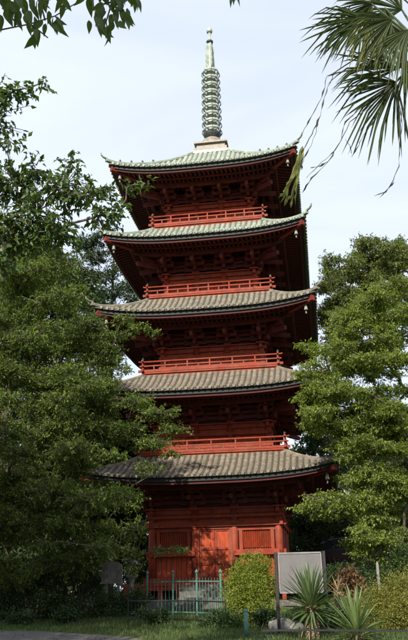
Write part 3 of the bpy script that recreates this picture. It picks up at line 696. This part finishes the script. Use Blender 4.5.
shrub('low_shrub', 'low leafy shrub at the foot of the round azalea beside the teal post', (1.55,-13.2), [lob(222,624,17,13,-13.2),lob(208,630,12,10,-13.3),lob(236,628,10,10,-13.3)], 3600, .075, LF_SH, 55)
shrub('low_shrub', 'low dark shrub on the lawn in front of the iron fence', (.35,-14), [lob(182,636,16,9,-14),lob(172,638,9,6,-14)], 2200, .06, LF_SH, 56)
shrub('dry_shrub', 'brown withered shrub behind the low yucca', (4.95,-12.4), [lob(350,578,11,10,-12.4),lob(345,590,10,7,-12.4),lob(360,586,7,6,-12.4)], 900, .10, LF_DRY, 57)
shrub('terrace_shrub', 'dark shrub under the layered tree by the grey stake', (6.6,-8), [lob(392,575,18,14,-8),lob(405,560,16,16,-8),lob(375,580,12,10,-8.4)], 4500, .07, LF_SH, 58)
shrub('bank_shrub', 'dark shrub on the bank below the parked car', (5.2,-2.2), [lob(345,572,24,9,-2.2),lob(325,576,18,10,-2.4),lob(368,572,16,12,-2.2)], 4500, .09, LF_D, 59)
for i, (x, y, Y, lb) in enumerate(((150,626,-12.4,'low leafy plant on the lawn behind the black fence end post'),(262,628,-13.6,'low leafy plant between the azalea and the boulder'),(303,622,-13.2,'low leafy plant behind the grey sign'),(332,628,-14.4,'low leafy plant between the two yuccas'),(70,626,-11.6,'low leafy plant on the lawn in front of the undergrowth'),(20,626,-11.8,'low leafy plant at the path edge under the leafy tree'))):
    P = atY(x, y, Y); rd2 = random.Random(400+i); g = float(gz(P[0], Y)); ls = [(P[0]+rd2.uniform(-.3,.3), Y+rd2.uniform(-.2,.2), g+rd2.uniform(.08,.3), .22, .2, .16) for _ in range(5)]
    shrub('ground_plant', lb, (P[0], Y), ls, 900, .09, LF_SH, 410+i, 'low plants dotted over the lawn')
for i, (x, y, rx, ry, Y, lb) in enumerate(((20,600,26,22,-9.8,'shaded undergrowth bush beside the path edge'),(60,605,26,18,-9.6,'shaded undergrowth bush next to the dark clipped shrub'),(-8,585,26,40,-9,'tall shaded undergrowth bush under the leafy tree'),(40,570,28,30,-7.5,'shaded bush behind the undergrowth under the leafy tree'),(85,575,20,26,-7.2,'shaded bush behind the small notice board'))):
    P = atY(x, y, Y); rd2 = random.Random(200+i); ls = [lob(x+rd2.uniform(-.6,.6)*rx, y+rd2.uniform(-.5,.7)*ry, rx*.55, ry*.55, Y+rd2.uniform(-.5,.5)) for _ in range(5)]
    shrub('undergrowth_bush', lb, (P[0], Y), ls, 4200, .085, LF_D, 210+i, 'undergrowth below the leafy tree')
for i, (x, y, lb) in enumerate(((-15,1.5,'hedge bush farthest from the pagoda in the dark hedge row'),(-12,2.2,'hedge bush in the dark row behind the leafy tree trunk'),(-9,1.8,'hedge bush in the dark row behind the notice board'),(-6.2,3.0,'hedge bush of the dark row next to the veranda'),(-4.6,6.0,'hedge bush behind the left corner of the veranda'),(9.5,5.5,'hedge bush right of the parked car'),(3.9,5.2,'hedge bush between the veranda and the parked car'))):
    rd2 = random.Random(300+i); g = float(gz(x, y)); ls = [(x+rd2.gauss(0,.8), y+rd2.gauss(0,.4), g+rd2.uniform(.2,3.2), .8, .6, .6) for _ in range(14)]
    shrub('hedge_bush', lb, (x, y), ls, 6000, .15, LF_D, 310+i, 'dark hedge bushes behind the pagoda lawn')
# --- yuccas, each blade its own piece
def blademesh(w, curve, m, n=6, name='blade'):
    v = []; f = []
    for i in range(n+1):
        t_ = i/n; ww = w*(.55+1.6*t_)*(1-t_)**.8 if i < n else .0005; z = -curve*t_**2.2
        v += [(-ww, t_, z+ww*.55), (0, t_, z), (ww, t_, z+ww*.55)]
    for i in range(n):
        a = i*3; f += [(a, a+1, a+4, a+3), (a+1, a+2, a+5, a+4)]
    me = bpy.data.meshes.new(name); me.from_pydata(v, [], f); me.materials.append(m); me.shade_smooth(); return me
def orient(d, up=Vector((0,0,1))):
    d = d.normalized(); x = d.cross(up)
    x = x.normalized() if x.length > 1e-3 else Vector((1,0,0)); return Matrix((x, d, x.cross(d))).transposed().to_euler()
def yucca(label, base, hgt, Lb_, n, m, seed, name='yucca', dry=10, tr=.10):
    rd_ = random.Random(seed); x, y = base; zb = float(gz(x, y)); root = empty(name, (x, y, zb), label, 'yucca', None)
    if hgt > .05:
        MB().tube([(x,y,zb-.05),(x+.01,y,zb+hgt*.3),(x-.01,y,zb+hgt*.7),(x,y,zb+hgt)], [tr*1.15,tr,tr*.95,tr*.8], 12).build('trunk', YTR, root, smooth=True)
        mb = MB()
        for i in range(int(hgt*240)):
            a = i*2.3999; z = zb+hgt*i/(hgt*240); r_ = tr*.98; c_, s_ = math.cos(a), math.sin(a)
            p = Vector((x+c_*r_, y+s_*r_, z)); o_ = Vector((c_, s_, 0)); t_ = Vector((-s_, c_, 0)); q = p+o_*.045+Vector((0,0,-.01)); w = .03
            mb.add([p+t_*w, p-t_*w, q, p+Vector((0,0,.045))], [(0,1,2),(0,2,3),(1,3,2)])
        mb.build('trunk_scales', YTR, root, kind='stuff')
    ms = [blademesh(.040, c_, m) for c_ in (.02,.05,.10,.08,.16,.26,.12,.22,.4)]; md = blademesh(.03, .45, YDRY)
    top = np.array([x, y, zb+hgt])
    for i in range(n):
        el = R(90)-(R(8)+R(108)*((i+.5)/n)**.9)+R(rd_.uniform(-6,6)); az = i*2.39996+rd_.uniform(-.2,.2)
        d = Vector((math.cos(az)*math.cos(el), math.sin(az)*math.cos(el), math.sin(el)))
        q = put('blade', ms[min(2, int(3*i/n))*3+rd_.choice((0,0,1,1,2))], root, top+np.array([d.x*.03, d.y*.03, .05-.18*i/n]), rot=orient(d)); s_ = Lb_*rd_.uniform(.82,1.08)*(1-.34*(i/n)); q.scale = (s_*1.0, s_, s_)
    for i in range(dry):
        el = R(rd_.uniform(-75,-25)); az = rd_.uniform(0, 6.283); d = Vector((math.cos(az)*math.cos(el), math.sin(az)*math.cos(el), math.sin(el)))
        q = put('dry_blade', md, root, top+np.array([0,0,-.16]), rot=orient(d)); s_ = Lb_*rd_.uniform(.6,.85); q.scale = (s_,)*3
    return root
P = atY(311,606,-16); yucca('yucca with scaly trunk and dark green blades in front of the grey sign', (P[0],-16), P[2]-float(gz(P[0],-16)), .90, 150, YUC, 61, dry=7, tr=.115)
P = atY(357,634,-16.6); yucca('low yucca with pale upright blades beside the olive shrub', (P[0],-16.6), max(.06, P[2]-float(gz(P[0],-16.6))), .92, 120, YUCL, 62, dry=8)
P = atY(338,592,-13.5); yucca('half withered yucca with tan blades behind the sign post', (P[0],-13.5), P[2]-float(gz(P[0],-13.5)), .42, 26, YDRY, 63, dry=14, tr=.07)
# --- fan palm at upper right
PY = -28.0
pc = atY(429,62,PY); gzp = float(gz(pc[0]+.0, PY))
palm = empty('fan_palm', (pc[0], PY, gzp), 'fan palm with drooping pleated fans at the upper right', 'palm')
MB().tube([(pc[0],PY,gzp-.05),(pc[0]+.03,PY+.02,gzp+1.5),(pc[0]-.02,PY,gzp+3),(pc[0],PY,pc[2])], [.14,.11,.11,.10], 14).build('trunk', FIBR, palm, smooth=True)
rd = random.Random(8)
def fan(hx, hy, ang, spread, Lm, nseg, m, tiltz=.3, droop=.12, dep=0., jit=.10, w=.0058):
    hinge = atY(hx, hy, PY+dep)
    MB().tube([tuple(pc), tuple((pc+hinge)/2+np.array([0,0,.05])), tuple(hinge)], [.014,.011,.008], 6).build('petiole', PALM, palm, smooth=True)
    fr = None
    for i in range(nseg):
        t_ = -1+2*i/(nseg-1); a = R(ang + t_*spread); ln = Lm*(1-.22*abs(t_)**2)*rd.uniform(.72,1.08); a += R(rd.gauss(0,2.2))
        d = Vector(cr*math.cos(a)+cu*math.sin(a)) + Vector(fw)*(tiltz*math.cos(t_*1.5)+rd.uniform(-jit,jit)); d.normalize()
        nrm = (-Vector(fw) + Vector(cu)*.25).normalized(); s_ = d.cross(nrm).normalized(); n_ = s_.cross(d)
        vs = []; NS = 7; brk = rd.choice((rd.uniform(.45,.7), rd.uniform(.7,.95), 2.))
        for j in range(NS+1):
            u = j/NS; ww = w*(.35+2.2*u)*(1-u)**.55*1.25+.0006; p = Vector(hinge)+d*(ln*u); p.z -= droop*ln*u*u*1.2 + (max(0, u-brk)*ln*.9 if rd.random() < 2 else 0)
            vs += [p-s_*ww+n_*ww*.8, p, p+s_*ww+n_*ww*.8]
        fs = [q for j in range(NS) for q in ((j*3,j*3+1,j*3+4,j*3+3),(j*3+1,j*3+2,j*3+5,j*3+4))]
        MB().add(vs, fs).build('fan_segment', m, palm)
fan(396,82,222,66,.50,36,PALM,.25,.02)
fan(399,68,182,26,.62,20,PALM,-.1,.06,.15)
fan(362,18,192,42,.48,26,PALM,.15,.06,-.1)
fan(372,4,215,60,.40,28,PALM,.3,.25,.1)
fan(378,14,250,50,.36,26,PALMY,.1,.2,-.15)
fan(385,8,268,38,.44,26,PALM,-.1,.1,.2)
fan(402,10,150,60,.42,24,PALM,.2,.1,.3)
fan(408,30,240,45,.36,24,PALM,-.3,.15,-.25)
fan(392,20,205,60,.40,26,PALM,-.2,.2,-.2)
fan(406,70,290,50,.38,14,PALM,.1,.1,.2)
fan(430,40,330,70,.5,14,PALM,.2,.1,.2)
fan(425,20,60,70,.5,14,PALM,.2,.1,.2)
MB().tube([tuple(pc), tuple(atY(404,66,PY-.1)), tuple(atY(400,62,PY-.2)), tuple(atY(402,50,PY-.2))], [.05,.03,.022,.006], 8).build('flower_stalk', FIBR, palm, smooth=True)
def strip(pp, m, w=.006, dep=0.):
    pts = []
    for (x0, y0), (x1, y1) in zip(pp[:-1], pp[1:]):
        for j in range(4): pts.append((x0+(x1-x0)*j/4, y0+(y1-y0)*j/4))
    pts.append(pp[-1]); P = [Vector(atY(x+rd.uniform(-.7,.7), y, PY+dep+.01*i)) for i, (x, y) in enumerate(pts)]; vs = []
    for i, p in enumerate(P):
        d = (P[min(i+1, len(P)-1)]-P[max(0, i-1)]).normalized(); an = rd.uniform(-.9,.9)
        s_ = d.cross(Vector(fw)*-math.cos(an)+Vector(cr)*math.sin(an)).normalized(); ww = w*(.35+1.5*rd.random()**2)*(1 if 0 < i < len(P)-1 else .2); n_ = s_.cross(d)
        vs += [p-s_*ww, p+n_*ww*.5, p+s_*ww]
    MB().add(vs, [q for j in range(len(P)-1) for q in ((j*3,j*3+1,j*3+4,j*3+3),(j*3+1,j*3+2,j*3+5,j*3+4))]).build('hanging_strip', m, palm)
for pp in (((392,69),(362,68),(334,73),(326,92),(320,116),(312,134),(303,150)), ((380,70),(350,70),(327,76),(322,98),(308,122),(301,136)), ((319,118),(316,132),(311,146),(304,158),(301,169)), ((394,84),(366,103),(345,122),(341,140),(329,161),(312,178),(302,193)),
           ((392,86),(368,108),(350,122),(336,150),(322,162),(306,178)), ((394,86),(382,108),(372,124),(364,134),(359,145),(351,157)), ((397,88),(400,110),(402,124),(400,150),(399,166),(391,185),(379,198)), ((330,160),(320,166),(310,168)), ((345,138),(350,146),(352,154)), ((394,182),(386,192),(374,196)), ((303,150),(300,158),(302,170))):
    strip(pp, PALMD, .0048)
for i, pp in enumerate((((303,146),(298,160),(290,182),(281,203)), ((302,148),(297,165),(288,188),(285,206)), ((302,148),(298,168),(294,190),(291,208)), ((301,150),(299,172),(296,190),(295,204)), ((302,147),(294,168),(285,192),(279,198)), ((303,148),(298,175),(291,196),(288,200)), ((300,156),(293,178),(287,186),(283,196)))):
    strip(pp, PALMY, .009, .05*(i % 3))
# --- grass on the lawn in view
rng = np.random.default_rng(77); n = 52000
x = rng.uniform(-7, 7.5, n); y = rng.uniform(-17.5, -4.2, n)
keep = np.array([not (yy < -11.5 and xx < pedge(yy)+.02) for xx, yy in zip(x, y)]) & ~((np.abs(x) < 3.8) & (y > -4.7)); x = x[keep]; y = y[keep]
p = np.stack([x, y, gz(x, y)-.005], 1); d = rng.normal(size=p.shape)*.35; d[:, 2] = 1; nm = rng.normal(size=p.shape); ln = rng.uniform(.05, .13, len(p))
V, F_ = leaves_from(p, d, nm, ln, ln*.16, .1); link('grass', V, F_, BLADE, kind='stuff')
# ================================================================== SMALL THINGS
# --- grey sign on two posts
a = atY(277.5,553,-15); b_ = atY(321.5,553,-15); zb = atY(277,593,-15)[2]
sg = empty('information_sign', ((a[0]+b_[0])/2,-15,float(gz(3.6,-15))), 'grey information board on two dark posts behind the yucca', 'sign')
zt = (a[2]+b_[2])/2
bevel(MB().box(((a[0]+b_[0])/2,-15,(zt+zb)/2), (b_[0]-a[0]-.06,.03,zt-zb)).build('sign_panel', SIGNM, sg), .004)
for z in (zt, zb): bevel(MB().box(((a[0]+b_[0])/2,-15.004,z), (b_[0]-a[0]-.02,.05,.035)).build('frame_bar', SIGNF, sg), .004)
for x in (a[0]+.02, b_[0]-.02): bevel(MB().box((x,-15.004,(zt+zb)/2), (.035,.05,zt-zb-.036)).build('frame_bar', SIGNF, sg), .004)
for x in (a[0]+.09, b_[0]-.09):
    for z in (zt-.07, zb+.07): MB().tube([(x,-15.012,z),(x,-15.026,z)], .012, 8).build('bolt', SIGNF, sg)
for x in (a[0]-.045, b_[0]+.045): bevel(MB().box((x,-15,(.25+zt+.03)/2), (.07,.07,zt+.03-.25)).build('post', SIGNP, sg), .006)
# --- boulder
def rock(name, label, c_, r_, seed, m):
    import mathutils
    mb = MB().lathe([(.01,-1),(.6,-.85),(.95,-.3),(1,.1),(.8,.55),(.45,.85),(.01,1)], 16); vs = []
    for v in mb.v:
        q = Vector(v); nn = mathutils.noise.fractal(q*1.3+Vector((seed,0,0)), 1., 2., 4); q *= 1+.28*nn; vs.append((c_[0]+q.x*r_[0], c_[1]+q.y*r_[1], c_[2]+q.z*r_[2]))
    o_ = link(name, vs, mb.f, m, at=c_, smooth=True); return tag(o_, label, 'rock')
P = atY(283,636,-14.5); rock('boulder', 'pale rounded boulder lying below the grey sign', (P[0],-14.5,float(gz(P[0],-14.5))+.10), (.34,.26,.22), 3, PALST)
P = atY(296,634,-14.0); rock('boulder', 'smaller grey boulder leaning against the pale boulder', (P[0],-14.0,float(gz(P[0],-14.0))+.06), (.2,.18,.14), 8, STONE)
# --- grey stake
P = atY(377,562,-10); z0 = float(gz(P[0],-10)); st_ = empty('stake', (P[0],-10,z0), 'short weathered grey stake standing in front of the dark terrace', 'post')
bevel(MB().box((P[0],-10,(z0+P[2])/2-.05), (.075,.075,P[2]-z0+.0)).build('shaft', PALST, st_), .012)
MB().add([(P[0]-.037,-10.037,P[2]-.05),(P[0]+.037,-10.037,P[2]-.05),(P[0]+.037,-9.963,P[2]-.05),(P[0]-.037,-9.963,P[2]-.05),(P[0],-10,P[2]+.02)], [(0,1,4),(1,2,4),(2,3,4),(3,0,4)]).build('pointed_top', PALST, st_)
# --- small notice board with gabled roof
P = atY(112,573,-8); z0 = float(gz(P[0],-8)); nbq = empty('notice_board', (P[0],-8,z0), 'small pale notice board with rounded top above the dark shrub', 'notice board')
vs = []; hw = .34; zl = P[2]-.32; zh = P[2]+.18
pr = [(-hw,zl),(hw,zl),(hw,zh)] + [(hw*math.cos(t_), zh+.17*math.sin(t_)) for t_ in np.linspace(0.2, math.pi-.2, 9)] + [(-hw,zh)]
nn = len(pr); vs = [(P[0]+q[0],-8+o_,q[1]) for o_ in (-.03,.03) for q in pr]
MB().add(vs, [tuple(range(nn)), tuple(range(2*nn-1, nn-1, -1))]+[((i+1) % nn, i, nn+i, nn+(i+1) % nn) for i in range(nn)]).build('board', PALST, nbq)
for s_ in (-.2,.2): bevel(MB().box((P[0]+s_,-8+.07,(z0+zl+.3)/2-.03), (.08,.08,zl+.3-z0)).build('post', PALST, nbq), .008)
bevel(MB().box((P[0],-8-.045,zl+.02), (2*hw+.06,.05,.06)).build('ledge', PALST, nbq), .006)
# --- stone lantern
P = atY(131.5,570,-7); X, Y = P[0], -7; z0 = float(gz(X, Y)); zt = atY(131.5,554,-7)[2]; lt = empty('stone_lantern', (X,Y,z0), 'pale stone lantern standing left of the pagoda steps', 'lantern')
H_ = zt-z0
MB().lathe([(.26,0),(.26,.10),(.17,.16),(.11,.2)], 6, (X,Y,z0-.02)).build('foot', PALST, lt); MB().lathe([(.10,.17),(.09,.5*H_),(.12,.58*H_)], 12, (X,Y,z0)).build('pillar', PALST, lt)
MB().lathe([(.12,.57*H_),(.22,.62*H_),(.22,.66*H_)], 6, (X,Y,z0)).build('platform', PALST, lt)
for i in range(6):
    an = i*math.pi/3; MB().box((X+.13*math.cos(an), Y+.13*math.sin(an), z0+.735*H_), (.055,.055,.15*H_), rz=an).build('firebox_post', PALST, lt)
MB().lathe([(.09,.66*H_),(.09,.81*H_)], 6, (X,Y,z0)).build('firebox_core', STONE, lt)
MB().lathe([(.2,.80*H_),(.31,.815*H_),(.30,.845*H_),(.16,.90*H_),(.06,.93*H_)], 6, (X,Y,z0)).build('roof', PALST, lt); MB().lathe([(.05,.93*H_),(.075,.96*H_),(.04,.99*H_),(.0,1.02*H_)], 10, (X,Y,z0)).build('finial', PALST, lt)
# --- fences
def fence(name, label, pts, h, m, gap, rails, bar_r=.007, post=.03, group=None, finial=True, bar_h=None):
    z0 = float(gz(*pts[0])); root = empty(name, (pts[0][0], pts[0][1], z0), label, 'fence', group)
    for i, (x, y) in enumerate(pts):
        g = float(gz(x, y)); pm_ = MB().tube([(x,y,g-.05),(x,y,g+h)], post, 10)
        if finial: pm_.lathe([(post*.6,0),(post*1.5,.03),(post*1.6,.06),(post*.8,.10),(.0,.13)], 10, (x,y,g+h))
        pm_.build('post', m, root)
    for (x0, y0), (x1, y1) in zip(pts[:-1], pts[1:]):
        g0, g1 = float(gz(x0, y0)), float(gz(x1, y1)); ln = math.hypot(x1-x0, y1-y0)
        for rh in rails: MB().beam((x0,y0,g0+rh), (x1,y1,g1+rh), .028, .034).build('rail', m, root)
        n_ = int(ln/gap)
        for i in range(1, n_):
            t_ = i/n_; x, y, g = x0+(x1-x0)*t_, y0+(y1-y0)*t_, g0+(g1-g0)*t_
            MB().tube([(x,y,g+rails[-1]-.02),(x,y,g+(bar_h or rails[0]+.1))], bar_r, 5).build('bar', m, root)
    return root
f0 = atY(221,600,-9.6); f1 = atY(197,600,-9.0); f2 = atY(173,600,-8.6); f3 = atY(147,600,-8.2)
fence('iron_fence', 'teal iron fence with finial posts in front of the pagoda steps', [(f0[0],-9.6),(f1[0],-9.0),(f2[0],-8.6),(f3[0],-8.2)], 1.22, TEAL, .125, [1.0,.45,.12], .0065, .032)
g0 = atY(128,620,-11.4); g1 = atY(160,620,-11.6); g2 = atY(196,620,-11.8); g3 = atY(230,620,-12.0)
fence('lawn_fence', 'low black iron fence crossing the lawn left of the azalea', [(g0[0],-11.4),(g1[0],-11.6),(g2[0],-11.8),(g3[0],-12.9)], .62, BLACKI, .10, [.56,.10], .006, .014, finial=False)
h = [(atY(x,636,-17.2)[0],-17.2) for x in (262,300,340,375,412)]
fence('bed_fence', 'low black iron fence in front of the two yuccas', h, .32, BLACKI, .09, [.27,.05], .005, .012, finial=False, bar_h=.30)
P = atY(246,612,-15.4); z0 = float(gz(P[0],-15.4)); tp_ = empty('fence_post', (P[0],-15.4,z0), 'thick teal post with a low rail at the foot of the azalea', 'post')
MB().tube([(P[0],-15.4,z0-.05),(P[0]-.01,-15.4,P[2])], .05, 12).build('shaft', TEAL, tp_, smooth=True); MB().lathe([(.05,0),(.06,.02),(.05,.05),(.0,.07)], 12, (P[0]-.01,-15.4,P[2])).build('cap', TEAL, tp_)
q = atY(270,636,-15.4); MB().beam((P[0],-15.4,q[2]), (q[0]+.1,-15.4,q[2]), .03, .04).build('rail', TEAL, tp_)
# --- parked car on the terrace
def car(label, X, Y, rz):
    z0 = float(gz(X, Y)); root = empty('parked_car', (X, Y, z0), label, 'car'); mt = Matrix.Translation((X,Y,z0)) @ Matrix.Rotation(rz, 4, 'Z')
    def T_(mb): mb.v = [tuple(mt @ Vector(v)) for v in mb.v]; return mb
    # body as lofted stations: (x, half width, sill z, beltline z)
    stn = [(-2.15,.55,.42,.78),(-2.05,.74,.30,.90),(-1.6,.83,.24,.95),(-.8,.86,.22,.94),(.3,.86,.22,.92),(1.1,.84,.24,.86),(1.75,.80,.28,.76),(2.1,.66,.34,.66),(2.2,.48,.42,.58)]
    vs = []; fs = []
    for x, w, a_, b2 in stn: vs += [(x,-w*.86,a_),(x,-w,a_+.12),(x,-w*1.0,b2-.14),(x,-w*.93,b2),(x,w*.93,b2),(x,w,b2-.14),(x,w,a_+.12),(x,w*.86,a_)]
    for i in range(len(stn)-1):
        for h_ in range(8): fs.append((i*8+h_, i*8+8+h_, i*8+8+(h_+1) % 8, i*8+(h_+1) % 8))
    fs += [tuple(range(8)), tuple((len(stn)-1)*8+h_ for h_ in reversed(range(8)))]
    bd = T_(MB().add(vs, fs)).build('body', CARM, root, smooth=True)
    cab = [(-1.95,.70,.93,.93),(-1.45,.62,.95,1.36),(-.5,.60,.95,1.46),(.25,.60,.93,1.42),(1.05,.70,.88,.90)]
    vs = []; fs = []
    for x, w, a_, b2 in cab: vs += [(x,-.80,a_-.04),(x,-w-.02,b2-.05),(x,-w*.85,b2),(x,w*.85,b2),(x,w+.02,b2-.05),(x,.80,a_-.04)]
    for i in range(len(cab)-1):
        for h_ in range(6): fs.append((i*6+h_, i*6+6+h_, i*6+6+(h_+1) % 6, i*6+(h_+1) % 6))
    T_(MB().add(vs, fs)).build('cabin', CARM, root, smooth=True)
    T_(MB().add([(1.0,-.62,.93),(1.0,.62,.93),(.33,.50,1.405),(.33,-.50,1.405)], [(0,1,2,3)])).build('windscreen', GLASSM, root)
    T_(MB().add([(-1.9,.60,.98),(-1.9,-.60,.98),(-1.5,-.50,1.345),(-1.5,.50,1.345)], [(0,1,2,3)])).build('rear_window', GLASSM, root)
    for s_ in (-1,1):
        for xa, xb, xt0, xt1 in ((-1.35,-.45,-1.2,-.47),(-.38,.72,-.40,.22)):
            T_(MB().add([(xa,s_*.79,.98),(xb,s_*.785,.97),(xt1,s_*.645,1.35),(xt0,s_*.645,1.34)], [(0,1,2,3)])).build('side_window', GLASSM, root)
        T_(MB().box((.75,s_*.92,.98), (.14,.16,.11))).build('wing_mirror', CARM, root)
        T_(MB().lathe([(0,-.06),(.16,-.05),(.17,.05),(0,.08)], 10)); hl = MB().box((2.02,s_*.60,.60), (.22,.26,.13), rz=-s_*.5); T_(hl).build('headlight', LAMPM, root)
        T_(MB().box((-2.06,s_*.64,.76), (.12,.26,.18), rz=s_*.4)).build('tail_light', REDL, root)
        for x in (-1.35,1.35):
            prof = [(.19,-.10),(.29,-.10),(.315,-.06),(.315,.06),(.29,.10),(.19,.10)]
            mb = MB().lathe(prof, 20); mb.v = [(v[0]+x, v[2]+s_*.78, v[1]+.315) for v in mb.v]; wh = T_(mb).build('tyre', TYREM, root)
            mb = MB().lathe([(0,-.07),(.19,-.09),(.2,0),(.19,.09),(0,.07)], 12); mb.v = [(v[0]+x, v[2]+s_*.78, v[1]+.315) for v in mb.v]; T_(mb).build('rim', RIMM, wh)
    return root
car('black car parked on the raised ground beyond the sign', 5.75, 4.6, R(-22))

# --- fallen leaves on lawn and path
rng = np.random.default_rng(5); n = 900; x = rng.uniform(-6, 6, n); y = rng.uniform(-17, -5, n); p = np.stack([x, y, gz(x, y)+.03], 1); d = rng.normal(size=p.shape); d[:, 2] *= .15; nm = rng.normal(size=p.shape)*.25; nm[:, 2] = 1
V, F_ = leaves_from(p, d, nm, rng.uniform(.05,.10,n), rng.uniform(.03,.05,n), .2); link('fallen_leaves', V, F_, LF_DRY, kind='stuff')
